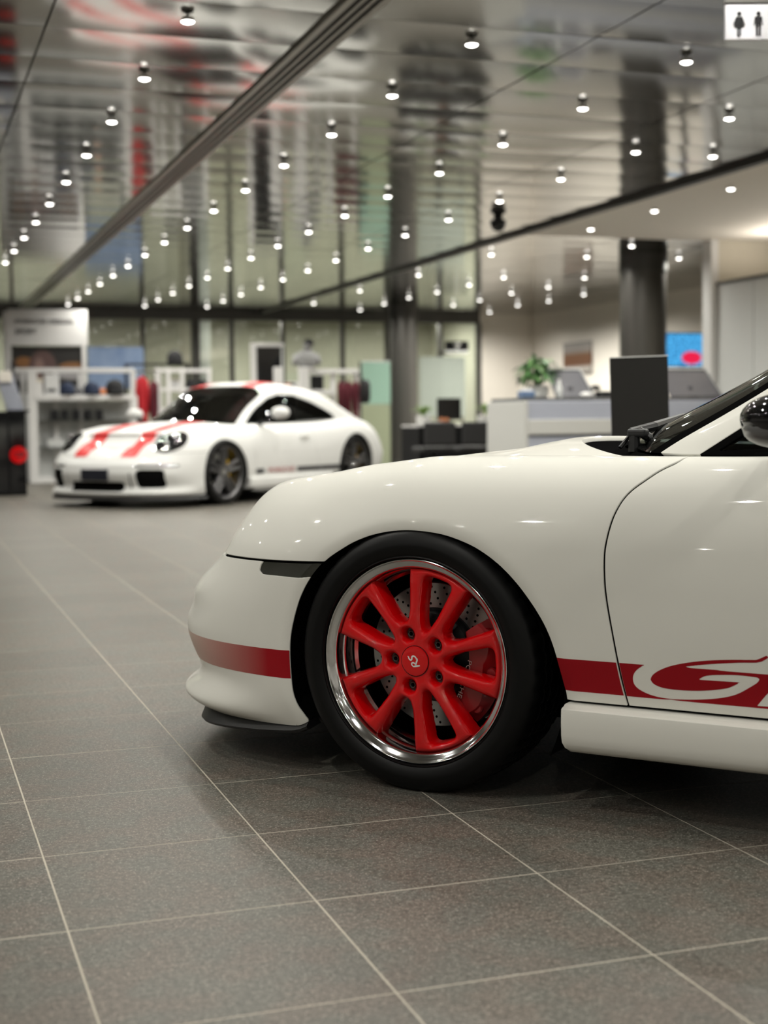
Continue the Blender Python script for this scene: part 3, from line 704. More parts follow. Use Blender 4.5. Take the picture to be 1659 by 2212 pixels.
def brake(car, u, w, z, side, r_in, r_out, cal_ang, cal_mat, text=None, c_disc=-.118, c_cal=-.062, holes=True):
    fr = wheel_frame(car, u, w, z, side)
    b = MB(); b.lathe([(r_in,c_disc),(r_out-.001,c_disc),(r_out,c_disc-.001),(r_out,c_disc-.03),(r_in,c_disc-.03)], 96, cap=False)
    d = b.build('brake_disc', 'disc_steel', car, angle=.5); d.matrix_local = fr
    b = MB(); b.lathe([(0,c_disc+.03),(.070,c_disc+.03),(r_in-.012,c_disc+.02),(r_in-.006,c_disc-.004),(r_in+.001,c_disc-.004)], 64, cap=False)
    h = b.build('disc_hat', 'dark_metal', d, angle=.5)
    if holes:
        b = MB(); n = 30
        for k in range(n):
            for j, (fr_, da) in enumerate(((.16,0),(.38,.35),(.62,.65),(.84,1.0))):
                a = 2*math.pi*(k+da*.8)/n; r = r_in+(r_out-r_in)*fr_
                b.lathe([(.0033,.0004),(.0001,.0004)], 10, (r*math.cos(a), r*math.sin(a), c_disc), cap=False)
        b.build('drilled_hole', 'black_void', d, kind='stuff')
    # caliper: an arched block with windows and bosses
    b = MB(); a0, a1 = map(math.radians, cal_ang); n = 18; ri, ro = r_in-.006, r_out+.018
    V = []; Fs = []
    for i in range(n+1):
        a = a0+(a1-a0)*i/n; t = abs(i/n-.5)*2; k = 1-.25*t**4
        e = .010*math.cos(3*math.pi*(i/n-.5))*(1 if t < .9 else .2)
        sec = [(ri+.010*t**3, c_disc-.045), (ri+.010*t**3, c_cal-.016), (ri+.008+.010*t**3, c_cal-.004*t), (ri+.045, c_cal), (ro-.030-e, c_cal-.003), (ro-.016-e, c_cal-.020), (ro, c_cal-.028), (ro, c_disc-.045)]
        for r, cc in sec: V.append((r*math.cos(a), r*math.sin(a), cc))
    m_ = 8
    for i in range(n):
        for j in range(m_): Fs.append((i*m_+j, (i+1)*m_+j, (i+1)*m_+(j+1) % m_, i*m_+(j+1) % m_))
    Fs.append(tuple(range(m_))); Fs.append(tuple(n*m_+j for j in range(m_))[::-1])
    b.add(V, Fs)
    for t in (.12, .5, .88):
        a = a0+(a1-a0)*t; r = (ri+ro)/2+.022; b.lathe([(.014,c_cal-.03),(.014,c_cal-.012),(.011,c_cal-.008),(0,c_cal-.008)], 16, (r*math.cos(a), r*math.sin(a), 0))
    cl = b.build('brake_caliper', cal_mat, car, angle=.6); cl.matrix_local = fr
    if text:
        me = text_mesh(text, .0165, .0003, 0, 1.38)
        o = obj('caliper_lettering', me, 'silver_print', cl, label='pale lettering')
        o.matrix_local = Matrix.Translation((.107,-.043,c_cal+.0012)) @ Matrix.Rotation(math.radians(-108), 4, 'Z')
    return d, cl
# ---------------------------------------------------------------- the near white car
HEAD = YAW-math.radians(60)
hu = np.array([math.sin(HEAD), math.cos(HEAD), 0]); hw = np.array([-hu[1], hu[0], 0])
HERO_O = np.array([1.79939, 3.73437, 0]); HZW, HWF = .316, .862
def car_pt(u, w_, z): return HERO_O+hu*u+hw*w_+np.array([0, 0, z])
def roll_lip(S, poly=None, wd=.028, k=8.):
    poly = ARCH_F if poly is None else poly
    near = np.where((np.abs(S.V[:, 0]) < .45) & (S.V[:, 2] < .70))[0]; u, z = S.V[near, 0], S.V[near, 2]
    d0 = -sdf(poly, u, z); e = 5e-4; gu = (-sdf(poly, u+e, z)-d0)/e; gz = (-sdf(poly, u, z+e)-d0)/e
    q = np.maximum(0, wd-d0); V = S.V.copy(); N = S.N.copy()
    V[near] -= S.N[near]*(k*q*q)[:, None]; dh = 2*k*q
    N[near] -= np.stack([gu*dh, 0*gu, gz*dh], 1); N /= np.linalg.norm(N, axis=1, keepdims=True)
    return Surf(V, N, S.A, S.F)
def hero_car():
    car = thing('sports_car', 'white sports car with red ten-spoke wheels and red side stripe, cropped at the right edge', 'car', tuple(HERO_O), math.atan2(hu[1], hu[0]))
    B = CarBody(HERO); ns = 6
    Lm = B.Lu(-1.05); Le = B.L[-1]
    Pf, Af = B.S(Lm, Le, .011, ns); Pr, Ar = B.S(0, Lm, .04, 3)
    SF = surf_grid(Pf, Af); SR = surf_grid(Pr, Ar)
    if SF.N[len(SF.N)//8, 1] < 0: SF = surf_grid(Pf, Af, True); SR = surf_grid(Pr, Ar, True)
    arch = lambda S: sdf(ARCH_F, S.V[:, 0], S.V[:, 2])
    SF = clip(SF, -arch(SF)); SF = roll_lip(SF)
    doorline = smooth_open([(-.66,.90),(-.624,.811),(-.589,.783),(-.553,.756),(-.521,.727),(-.502,.692),(-.492,.657),(-.4855,.613),(-.4845,.584),(-.487,.537),(-.493,.488),(-.505,.423),(-.519,.347),(-.5295,.294),(-.5375,.258),(-.55,.20)], 4)
    dl = lambda S: side_of(doorline, S.V[:, 0], S.V[:, 2])      # + ahead of the door gap ?
    g = .0034; sgn = 1
    t0 = Surf(np.array([[0., .8, .5]]), None, None, [])
    if dl(t0)[0] < 0: sgn = -1
    tt = lambda S: S.A[:, 1]
    ahead = lambda S: sgn*dl(S)
    wing = clip(SF, ahead(SF)-g)
    # --- bumper below the seam, wing above
    gap_u = .06
    fend = clip(wing, np.where(wing.V[:, 0] > .0, tt(wing)-7-gap_u, (wing.V[:, 2]-.2585)*10))
    bump = clip(wing, wing.V[:, 0]-.05); bump = clip(bump, 7-gap_u-tt(bump))
    bump = clip(bump, -arch(bump)+0)
    lamp_poly = smooth_closed([(.447,.5345),(.4545,.527),(.4555,.517),(.4500,.508),(.440,.5045),(.38,.5035),(.30,.5030),(.255,.520),(.252,.60),(.34,.60),(.43,.56)], 4)
    lp = lambda S: np.minimum(sdf(lamp_poly, S.V[:, 0], S.V[:, 2]), S.V[:, 1]-.5)
    marker = clip(bump, lp(bump)-.002); bump2 = clip(bump, -lp(bump))
    head = smooth_closed([(.60,.60),(.66,.53),(.74,.50),(.82,.485)], 3)
    # headlight on the nose, seen only from further round
    hl_c = B.Lang(66)
    hf = lambda S: 1-((S.A[:, 0]-hl_c)/.16)**2-((tt(S)-9.4)/2.0)**2
    hl = clip(fend, hf(fend)); fend = clip(fend, -hf(fend))
    both(car, 'front_fender', fend, 'white_paint', .003)
    both(car, 'headlight', hl, 'black_gloss', .004)
    both(car, 'front_bumper', bump2, 'white_paint', .006)
    both(car, 'side_marker', offset(marker, -.0035), 'marker_lens', .004, .001, label='smoked side marker lens')
    # --- door and rear side
    rear_gap = smooth_open([(-1.62,.90),(-1.60,.80),(-1.585,.65),(-1.60,.5),(-1.63,.38),(-1.66,.258),(-1.67,.2)], 4)
    door_f = clip(SF, -ahead(SF)-g); door_f = clip(door_f, door_f.V[:, 2]-.2590)
    d_r = clip(SR, SR.V[:, 0]+2.355+.0) if False else SR
    rg = lambda S: side_of(rear_gap, S.V[:, 0], S.V[:, 2])
    s2 = 1 if rg(Surf(np.array([[-1., .8, .5]]), None, None, []))[0] > 0 else -1
    onside = lambda S: S.V[:, 1]-.25
    door_r = clip(SR, np.minimum(s2*rg(SR)-g, onside(SR))); quarter = clip(SR, np.where(onside(SR) > 0, -s2*rg(SR)-g, 1.))
    dz = np.hypot(quarter.V[:, 0]+2.355, (quarter.V[:, 2]-.30)*1.02)-.37
    quarter = clip(quarter, dz)
    doors = both(car, 'door', join(door_f, door_r), 'white_paint', .0022, .0011)
    both(car, 'rear_fender', quarter, 'white_paint', .012)
    # --- red stripe decals
    st_r = clip(SF, np.minimum(SF.V[:, 2]-.2805, .3545-SF.V[:, 2]))
    st_w = clip(st_r, np.minimum(ahead(st_r)-g, -.2-st_r.V[:, 0])); both(car, 'fender_stripe', offset(st_w, .0004), 'red_decal', label='red stripe')
    st_b = clip(SF, np.minimum(np.minimum(SF.V[:, 2]-.2465, .3180-SF.V[:, 2]), SF.V[:, 0]-.2)); both(car, 'bumper_stripe', offset(st_b, .0004), 'red_fade', label='red stripe fading to white at the nose')
    # door stripe with the big slanted G and T cut out of it: fine patch of the same surface
    Pd, Ad = B.S(B.Lu(-1.50), B.Lu(-.44), .0028, 12, 1, 5)
    SD = surf_grid(Pd, Ad)
    if SD.N[0, 1] < 0: SD = surf_grid(Pd, Ad, True)
    SD = clip(SD, np.minimum(SD.V[:, 2]-.265, .400-SD.V[:, 2])); SD = clip(SD, -ahead(SD)-g)
    f = door_graphic(SD.V[:, 0], SD.V[:, 2]); SDr = clip(SD, f)
    sobj('door_stripe', offset(SDr, .0005), 'red_decal', doors[0], label='red stripe with a large slanted letter cut out in white')
    # --- hood between the wings
    hr = [k for k in range(Pf.shape[0])]
    edge = Pf[:, -1, :]; Hs = []
    ks = [i for i in range(0, len(edge)) if edge[i, 0] > -.44]
    nw = 33; s = np.linspace(-1, 1, nw)
    for i in ks[::3]+[ks[-1]]:
        u, wE, z = edge[i]
        cr_ = np.interp(u, [-.44,-.3,-.15,0,.2,.4,.6,.72], [.038,.038,.030,.012,-.012,-.03,-.02,0])
        du = .30*np.clip((-.05-u)/.39, 0, 1)
        Hs.append(np.stack([u+du*(1-s*s)**.9*1.0, s*wE, z+.001+cr_*(1-np.abs(s)**2.2)], 1))
    Hs = np.array(Hs); SH = surf_grid(Hs)
    if SH.N[len(SH.N)//2, 2] < 0: SH = surf_grid(Hs, None, True)
    sobj('hood', rim(SH, .012, .002), 'white_paint', car)
    # --- cowl tray between hood and windshield
    hood_rear = Hs[0]; cw = []
    for q in np.linspace(0, 1, 7):
        back = np.stack([np.full(nw, -.585)+.32*(1-s*s)**.9, s*.66, .812+.022*(1-s*s)], 1)
        row = hood_rear*(1-q)+back*q; row[:, 2] -= .012+.02*math.sin(math.pi*q); cw.append(row)
    SC = surf_grid(np.array(cw))
    if SC.N[len(SC.N)//2, 2] < 0: SC = surf_grid(np.array(cw), None, True)
    sobj('cowl', SC, 'cowl_black', car, label='black cowl tray')
    # --- greenhouse
    Pg, Ag = B.G(-.25, -3.38, .014, 8); SG = surf_grid(Pg, Ag)
    if SG.N[len(SG.N)//2, 2] < 0 and SG.N[len(SG.N)//2, 1] < 0: SG = surf_grid(Pg, Ag, True)
    pil_up = np.array([(-.30,.66),(-.522,.809),(-.612,.865),(-.78,.968),(-.95,1.072),(-1.06,1.135),(-1.10,1.20),(-1.12,1.30)])
    pil_lo = np.array([(-.40,.655),(-.612,.796),(-.692,.850),(-.745,.886),(-.90,.985),(-1.1,1.085),(-1.3,1.128),(-1.6,1.120),(-1.9,1.04),(-2.1,.955),(-2.2,.885),(-2.16,.850),(-1.9,.832),(-1.5,.820),(-1.0,.811),(-.75,.806),(-.66,.800)])
    up = lambda S: side_of(smooth_open(pil_up, 4), S.V[:, 0], S.V[:, 2])
    su = 1 if up(Surf(np.array([[-.5, 0, 1.1]]), None, None, []))[0] > 0 else -1
    dlo = lambda S: sdf(pil_lo[1:], S.V[:, 0], S.V[:, 2])
    ws = clip(SG, su*up(SG)); rest = clip(SG, -su*up(SG))
    rg_poly = smooth_closed([(-2.02,1.16),(-2.65,.955),(-2.72,.93),(-2.72,1.3),(-2.0,1.3)], 2)
    glassr = np.minimum(np.minimum(rest.V[:, 2]-.93-.02, -2.0-rest.V[:, 0]), .42-.10*np.clip(-2.0-rest.V[:, 0], 0, 1)-rest.V[:, 1])
    rearglass = clip(rest, glassr); rest = clip(rest, -glassr)
    side = clip(rest, dlo(rest)); shell = clip(rest, -dlo(rest))
    frame = clip(side, np.minimum(.016-dlo(side), 1)); pane = clip(side, dlo(side)-.016)
    shell2 = join(shell, mirror(shell)); sobj('roof', rim(shell2, .012), 'white_paint', car)
    wsr = join(ws, mirror(ws)); band = .022
    wsf = clip(ws, band-su*up(ws)); wsg = clip(ws, su*up(ws)-band)
    sobj('windshield', offset(join(wsg, mirror(wsg)), -.004), 'car_glass', car)
    sobj('windshield_seal', offset(join(wsf, mirror(wsf)), -.003), 'seal', car, label='black windshield edge')
    sobj('rear_window', offset(join(rearglass, mirror(rearglass)), -.004), 'car_glass', car)
    both(car, 'window_frame', offset(frame, -.002), 'seal', .01, label='black window seal')
    both(car, 'side_window', offset(pane, -.006), 'car_glass')
    # belt strip closing the gap between door top and greenhouse
    tp = [tuple(B_) for B_ in np.vstack([Pr[:, -1, :][::2], Pf[:, -1, :]]) if -2.3 < B_[0] < -.60]
    for sd in (1, -1):
        b = MB(); b.tube([(x, sd*(y-.012), z-.004) for x, y, z in tp[::3]], .017, 6); b.build('belt_seal', 'seal', car, smooth=True)
    # --- dark structure behind the panels
    ik = clip(SF, np.maximum(tt(SF)-4.5, .34-SF.V[:, 0])); inner = offset(ik, -.014); inner2 = offset(SR, -.04)
    inner2 = clip(inner2, np.where(onside(inner2) > 0, np.hypot(inner2.V[:, 0]+2.355, inner2.V[:, 2]-.30)-.38, 1.))
    J = join(inner, inner2); sobj('inner_shell', join(J, mirror(J)), 'black_void', car)
    b = MB(); b.box(-3.0, .74, -.50, .50, .135, .20); b.box(-1.95, -.42, -.80, .80, .15, .245); b.build('underbody', 'black_void', car)
    for sd in (1, -1):
        for uc in (0, -2.355):
            b = MB(); V = []; Fs = []; n = 40
            for i in range(n+1):
                a = math.radians(-25+230*i/n); r = .385 if uc else .383
                for ww in (.845, .50): V.append((uc-r*math.cos(a)*(1.0), sd*ww, max(.05, .275+r*.94*math.sin(a))))
            for i in range(n): Fs.append((2*i, 2*i+1, 2*i+3, 2*i+2))
            V2 = len(V); V.append((uc, sd*.50, .275)); Fs += [(2*i+1, V2, 2*i+3) for i in range(n)]
            b.add(V, Fs); b.build('wheel_arch_liner', 'black_void', car)
    # --- cabin
    b = MB(); b.box(-1.0, -.50, -.62, .62, .60, .80, .04); b.box(-2.3, -.9, -.64, .64, .32, .40); b.build('dashboard', 'interior', car, smooth=False)
    for sd in (1, -1):
        b = MB(); b.box(-1.55, -1.05, sd*.36-.24, sd*.36+.24, .40, .55, .05); b.box(-1.75, -1.58, sd*.36-.22, sd*.36+.22, .5, 1.14, .06); b.build('seat', 'interior', car)
    b = MB(); ring = [( -1.08+.0+.05*math.sin(a), .36+.18*math.cos(a), .80+.17*math.sin(a)) for a in np.linspace(0, 2*math.pi, 25)]
    b.tube(ring, .016, 6, False); b.box(-1.09, -1.06, .33, .39, .64, .80, .01); b.build('steering_wheel', 'interior', car)
    # --- side skirt
    prof = [(.835,.2520),(.864,.2520),(.872,.2512),(.8755,.2492),(.878,.2478),(.888,.2462),(.8925,.2435),(.8935,.238),(.8945,.215),(.8935,.185),(.8895,.166),(.882,.153),(.870,.1445),(.852,.1405),(.81,.139)]
    for sd in (1, -1):
        V = []; Fs = []; st = [(-.3945,.86),(-.396,.93),(-.399,.97),(-.403,.99),(-.408,1.),(-.414,1.),(-.422,1.),(-.43,1.)]+[(u, 1.) for u in np.arange(-.45, -1.9, -.12)]+[(-1.93,.98),(-1.95,.9)]
        for u, k in st:
            xr = min(.03, -.3935-u); zr = .139+.03-math.sqrt(max(0, .03**2-(.03-xr)**2))
            for w_, z in prof:
                zz = max(z, zr+(z-.139)*.25) if z < .17 else z
                V.append((u, sd*(.80+(w_-.80)*(.86+.14*k if k < 1 else 1.0)), zz))
        n = len(prof)
        for i in range(len(st)-1):
            for j in range(n-1): Fs.append((i*n+j, i*n+j+1, (i+1)*n+j+1, (i+1)*n+j))
        Fs.append(tuple(range(n))); Fs.append(tuple((len(st)-1)*n+j for j in range(n)))
        b = MB(); b.add(V, Fs); b.build('side_skirt', 'white_paint', car, angle=.5)
    # --- rubber front lip
    Ls = np.linspace(B.Lu(.315), Le, 60); V = []; Fs = []
    bx = np.interp(Ls, B.L, B.P[:, 0]); by = np.interp(Ls, B.L, B.P[:, 1]); nx = np.interp(Ls, B.L, B.Nin[:, 0]); ny = np.interp(Ls, B.L, B.Nin[:, 1])
    rowb = pchip(B.kL, B.kR[:, 0], Ls)
    for i in range(60):
        e = min(1, i/7); z1 = rowb[i, 1]+.004; z0 = z1-(.020+.034*min(1, i/30)); o = rowb[i, 0]
        sec = [(o+.05, z1), (o+.012, z1), (o+.002, z1-.006), (o-.010*e-.004, z0+.007), (o-.008*e, z0), (o+.012, z0-.003), (o+.06, z0+.004)]
        for d, z in sec: V.append((bx[i]+nx[i]*d, by[i]+ny[i]*d, z))
    k = 7; n = 60; V2 = [(x, -y, z) for x, y, z in V]
    for i in range(n-1):
        for j in range(k-1): Fs.append((i*k+j, (i+1)*k+j, (i+1)*k+j+1, i*k+j+1))
    Fs.append(tuple(range(k)))
    b = MB(); b.add(V, Fs); b.add(V2, Fs); b.build('front_lip', 'black_plastic', car, angle=.6, label='black rubber lip')
    # --- door mirror
    for sd in (1, -1):
        b = MB(); c = (-.938, sd*.985, .888); b.blob(c, (.118, .120, .056), 28, 18, .9)
        b.V = [(x+.035*((abs(y)-.985)/.125)*-1 if x > c[0] else x, y, z-(.25*(c[0]-x) if False else 0)) for x, y, z in b.V]
        mo = b.build('door_mirror', 'black_gloss', car, smooth=True)
        b = MB(); b.blob((-.938, sd*.978, .868), (.108, .110, .040), 24, 12, .9); b.build('mirror_base', 'mirror_grey', mo, smooth=True, label='grey mirror underside')
        b = MB(); b.tube([(-.90, sd*.93, .86), (-.87, sd*.85, .835), (-.85, sd*.72, .82)], [.030, .026, .034], 10); b.build('mirror_arm', 'black_gloss', mo, smooth=True)
    # --- wiper
    b = MB(); p = np.array([-.405, .45, .850])
    b.tube([p+(0,0,-.04), p+(0,0,.006)], [.016, .013], 10); b.box(p[0]-.035, p[0]+.016, p[1]-.014, p[1]+.014, p[2]-.004, p[2]+.016, .006); b.tube([p+(-.01,.0,.012), p+(-.05,-.03,-.02)], .012, 8)
    b.tube([p+(.01,0,.008), p+(-.03,-.06,.022), p+(-.02,-.30,.045), p+(.0,-.55,.055)], [.011, .012, .008, .005], 8)
    wa = b.build('wiper', 'black_plastic', car, smooth=False)
    b = MB(); b.tube([p+(.03,.02,-.03), p+(.012,-.02,.008), p+(.0,-.07,.02)], .005, 6); b.tube([p+(-.05,-.12,.025), p+(.02,-.62,.04)], .006, 6); b.build('wiper_blade', 'rubber', wa)
    # --- wheels and brakes
    proto = hero_wheel_proto(HZW)
    for u in (0, -2.355):
        for sd in (1, -1):
            build_wheel(car, proto, u, HWF, HZW, sd)
            brake(car, u, HWF, HZW, sd, .117, .178, (-50, 33), 'red_caliper', 'PORSCHE' if sd > 0 and u == 0 else None, holes=(sd > 0 and u == 0))
    return car
def door_graphic(u, z):
    """signed field of the red door stripe: positive where red (letter outlines are left white)"""
    # photo frame of the crop -> car side coordinates (x right in crop units -> -u, y down -> z)
    cx = np.array([0., 1659.]); 
    def uz(p):
        x, y = p; px = 1150+x/3.26; py = 1300+y/3.26
        r = ray(px, py); t = ((HERO_O+hw*.866-CAM)@hw)/(r@hw); q = CAM+r*t-HERO_O; return (q@hu, q[2])
    band = np.minimum(z-.2800, .3545-z)
    arc = lambda pts, n=4: [tuple(q) for q in smooth_open([uz(p) for p in pts], n)]
    crest = [(826,548),(840,520),(880,490),(950,460),(1040,438),(1160,421),(1300,412),(1450,410),(1570,412)]
    outer = arc([(785,447),(735,478),(706,520),(704,565),(725,605),(775,640),(850,670),(960,690),(1100,696),(1250,691),(1370,674),(1450,648),(1520,610),(1575,575),(1592,550)])
    outer += arc([(1592,550),(1583,540),(1550,533),(1450,521),(1330,518),(1240,521),(1195,532),(1163,552)])+arc([(1459,572),(1400,600),(1340,618),(1200,631),(1060,629),(950,618),(880,600),(840,575),(826,548)])
    outer += arc(crest)+[uz(p) for p in [(1600,402),(1645,381),(1690,340),(1690,250),(785,250)]]
    g_white = sdf(outer, u, z)
    top_white = sdf(arc([(1043,463),(1100,455),(1200,445),(1350,436),(1480,431),(1580,431),(1610,424)])+[uz(p) for p in [(1665,394),(1900,392),(1900,535),(1659,516),(1350,487)]], u, z)
    red_top = sdf(arc(crest)+[uz(p) for p in [(1600,402),(1645,381),(1663,396),(1610,424)]]+arc([(1570,432),(1450,432),(1250,441),(1100,455),(1043,463)])+[uz(p) for p in [(1350,487),(1150,520),(900,565)]], u, z)
    low = sdf([uz(p) for p in [(1570,741),(1640,660),(1760,560),(1850,560),(1760,690),(1720,752)]], u, z)
    f = np.minimum(band, -g_white)
    f = np.maximum(f, red_top); f = np.minimum(f, -top_white); f = np.minimum(f, -low)
    return f
M['marker_lens'] = mat('marker_lens', (.02, .022, .016), .12, coat=1., var=.3, scale=120, bump=.1)
M['mirror_grey'] = mat('mirror_grey', (.10, .10, .10), .3, coat=.5, var=.03)
M['red_caliper'] = mat('red_caliper', (.30, .006, .010), .35, coat=.6, var=.05)
def fade_mat():
    m = mat('red_fade', (.36, .003, .010), .45, coat=.15, spec=.2, var=0); n, l = nodes(m); b = n['Principled BSDF']
    tc = n.new('ShaderNodeTexCoord'); sx = n.new('ShaderNodeSeparateXYZ'); mr = n.new('ShaderNodeMapRange'); mr.interpolation_type = 'LINEAR'
    mr.inputs[1].default_value = .42; mr.inputs[2].default_value = .93; mx = n.new('ShaderNodeMix'); mx.data_type = 'RGBA'
    mx.inputs[6].default_value = (.34, .003, .010, 1); mx.inputs[7].default_value = (.70, .64, .54, 1)
    l.new(tc.outputs['Object'], sx.inputs[0]); l.new(sx.outputs[0], mr.inputs[0]); l.new(mr.outputs[0], mx.inputs[0]); l.new(mx.outputs[2], b.inputs['Base Color'])
    return m
M['red_fade'] = fade_mat()
# ---------------------------------------------------------------- the second white car, far left
def shift_rows(rows, f):
    return [(k, f(v) if k == 'u' else v, d, z) for k, v, d, z in rows]
FAR = dict(HERO); FAR['side'] = [(-3.05,.87),(-2.45,.926),(-1.65,.885),(-1.0,.872),(-.5,.882),(0,.908),(.2,.90)]
FAR['front'] = (.2,.96,2.9); FAR['rear'] = (-2.95,-3.36,2.6)
FAR['rows'] = shift_rows(HERO['rows'], lambda u: u-.1 if u < -1.5 else u)
FAR['green'] = dict(HERO['green'], u=[u-.12 if u < -2 else u for u in HERO['green']['u']])
def far_wheel_shape(x, y):
    r = np.hypot(x, y); d = np.full(x.shape, -1.0)
    for k in range(5):
        A = math.radians(90+72*k)
        for s in (-1, 1):
            a0 = A+s*math.radians(24); a2 = A+s*math.radians(9)
            d = smax(d, seg_d(x, y, .05*math.cos(a0), .05*math.sin(a0), .245*math.cos(a2), .245*math.sin(a2), .018, .015), .012)
    d = smax(d, .06-r, .012)
    return np.minimum(d, .248-r)
def far_wheel_proto(rz):
    p = {'subs': []}
    f = spoke_face(far_wheel_shape, .006, .25, .03, .010, lambda r: -.03+.02*np.clip(r/.24, 0, 1), [], .01, .06); f.materials.append(M['far_wheel']); p['face'] = f
    def take(o): me = o.data; bpy.data.objects.remove(o); return me
    V, Fs = tyre_mesh(.338, .262, .25, .002, n=64, blocks=False, flat=rz-.001); b = MB(); b.add(V, Fs); p['subs'].append(('tire', take(b.build('tire', 'rubber', None, angle=.55))))
    o = lathe_w([(.2625,-.01),(.2615,-.0005),(.258,-.002),(.250,-.010),(.247,-.03),(.240,-.06),(.23,-.2)], 64, 'rim', 'far_wheel', None); p['subs'].append(('rim', take(o)))
    b = MB(); b.lathe([(.0,-.02),(.028,-.021),(.034,-.03)], 24); p['subs'].append(('center_lock', take(b.build('center_lock', 'chrome', None, angle=.6))))
    b = MB(); b.lathe([(.22,-.2),(.0,-.2)], 32); p['subs'].append(('hub_backing', take(b.build('hub_backing', 'black_void', None))))
    return p
M['far_wheel'] = mat('satin_silver', (.16, .16, .165), .28, metal=.9, var=.05)
M['yellow_caliper'] = mat('yellow_caliper', (.85, .52, .01), .35, coat=.5, var=.05)
M['lamp_lens'] = mat('headlamp_dark', (.012, .012, .014), .05, coat=1., var=.2)
M['lamp_bulb'] = mat('headlamp_projector', (.75, .77, .8), .08, metal=.9, var=.03)
M['plate_blue'] = mat('plate_blank', (.008, .010, .02), .35, var=.1)
M['grey_decal'] = mat('grey_decal', (.05, .05, .055), .4, var=.05)
def far_car():
    K = 1.05; A0 = on_z(480, 1090, 0); RZ = .332; WF_ = .89; WB = 2.45
    lo, hi = math.radians(205), math.radians(262); tgt = 760
    for _ in range(50):
        a = (lo+hi)/2; h = np.array([math.sin(a), math.cos(a), 0]); x = proj(A0-h*WB*K+np.array([0, 0, RZ*K]))[0, 0]
        if x < tgt: lo = a
        else: hi = a
    h = np.array([math.sin(a), math.cos(a), 0]); wv = np.array([-h[1], h[0], 0]); O = A0-wv*(WF_-.06)*K
    car = thing('sports_car', 'white sports car with two red stripes along hood and roof, parked by the merchandise shelves', 'car', tuple(O), math.atan2(h[1], h[0])); car.scale = (K, K, K)
    B = CarBody(FAR); Pt, Aa = B.S(0, B.L[-1], .03, 4); S = surf_grid(Pt, Aa)
    mid = np.argmax(S.V[:, 1])
    if S.N[mid, 1] < 0: S = surf_grid(Pt, Aa, True)
    archF = np.array([(x*1.02, z*1.04) for x, z in ARCH_F])
    S = clip(S, -sdf(archF, S.V[:, 0], S.V[:, 2]))
    S = clip(S, np.where(S.V[:, 1] > .3, np.hypot(S.V[:, 0]+WB, S.V[:, 2]-.32)-.375, 1.))
    tt = lambda Q: Q.A[:, 1]; LL = lambda Q: Q.A[:, 0]
    # headlamp
    hc = B.Lang(32)
    hfun = lambda Q: 1-((LL(Q)-hc+(tt(Q)-9.8)*.035)/.235)**2-((tt(Q)-9.95)/2.85)**2
    lampS = clip(S, hfun(S)); S = clip(S, -hfun(S)-.02)
    front = lambda Q: Q.V[:, 0]-.3
    # intakes
    sq = lambda Q, a0, a1, z0, z1, r: None
    def rect(Q, y0, y1, z0, z1, r=.03):
        y, z = Q.V[:, 1], Q.V[:, 2]; dy = np.abs(y-(y0+y1)/2)-(y1-y0)/2+r; dz = np.abs(z-(z0+z1)/2)-(z1-z0)/2+r
        d = np.hypot(np.maximum(dy, 0), np.maximum(dz, 0))+np.minimum(np.maximum(dy, dz), 0)-r
        return np.minimum(-d, front(Q))
    side_in = lambda Q: rect(Q, .475, .735, .20, .385, .04)
    slit = lambda Q: rect(Q, .395, .425, .19, .36, .012)
    mid_in = lambda Q: np.minimum(rect(Q, -.40, .345-.0, .165, .262, .03)-.0*Q.V[:, 1], 1)
    drl = lambda Q: rect(Q, .44, .82, .402, .430, .012)
    holes = {}
    for nm, fn in (('side', side_in), ('slit', slit), ('mid', mid_in), ('drl', drl)):
        holes[nm] = clip(S, fn(S)); S = clip(S, -fn(S))
    L1 = lambda Q: sdf(smooth_closed([(-.49,.60),(-.50,.72),(-.58,.83),(-.8,.84),(-1.5,.84),(-1.66,.83),(-1.64,.62),(-1.68,.40),(-1.72,.265),(-1.2,.262),(-.58,.262),(-.53,.42)], 3), Q.V[:, 0], Q.V[:, 2])
    onl = lambda Q: np.minimum(L1(Q), Q.V[:, 1]-.3)
    door = clip(S, onl(S)-.003); S = clip(S, -onl(S)-.003)
    seam = np.where(S.V[:, 0] > .3, tt(S)-7.05, 1.); wing = clip(S, np.minimum(seam, S.V[:, 0]+1.2)); quarter = clip(S, -1.2-S.V[:, 0])
    bump = clip(S, np.minimum(6.95-tt(S), S.V[:, 0]-.15))
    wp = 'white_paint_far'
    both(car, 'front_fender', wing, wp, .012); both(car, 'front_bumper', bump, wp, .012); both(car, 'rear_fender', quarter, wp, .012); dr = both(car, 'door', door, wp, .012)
    for o, sd in zip(both(car, 'headlight', lampS, 'lamp_lens', .01), (1, -1)):
        i0 = np.argmin((LL(lampS)-hc)**2+((tt(lampS)-9.7)*.08)**2); p = lampS.V[i0]; nn = lampS.N[i0]
        for k, (dz, dy) in enumerate(((.035, .03), (-.035, -.03), (.035, -.04), (-.03, .045))):
            b = MB(); q = p+np.array([-dy*.6, dy, dz])+nn*.004; b.blob((q[0], q[1]*sd, q[2]), (.022, .022, .022), 10, 6); b.build('projector', 'lamp_bulb', o, smooth=True)
    both(car, 'side_intake', offset(holes['side'], -.03), 'black_void', label='black side air intake'); both(car, 'intake_slit', offset(holes['slit'], -.02), 'black_void', right=True)
    both(car, 'center_intake', offset(holes['mid'], -.03), 'black_void', label='black center air intake'); both(car, 'daytime_light', offset(holes['drl'], -.004), 'lamp_bulb')
    b = MB(); b.box(.945, .975, -.17, .17, .27, .385, .006); b.build('number_plate', 'plate_blue', car, label='blank dark number plate')
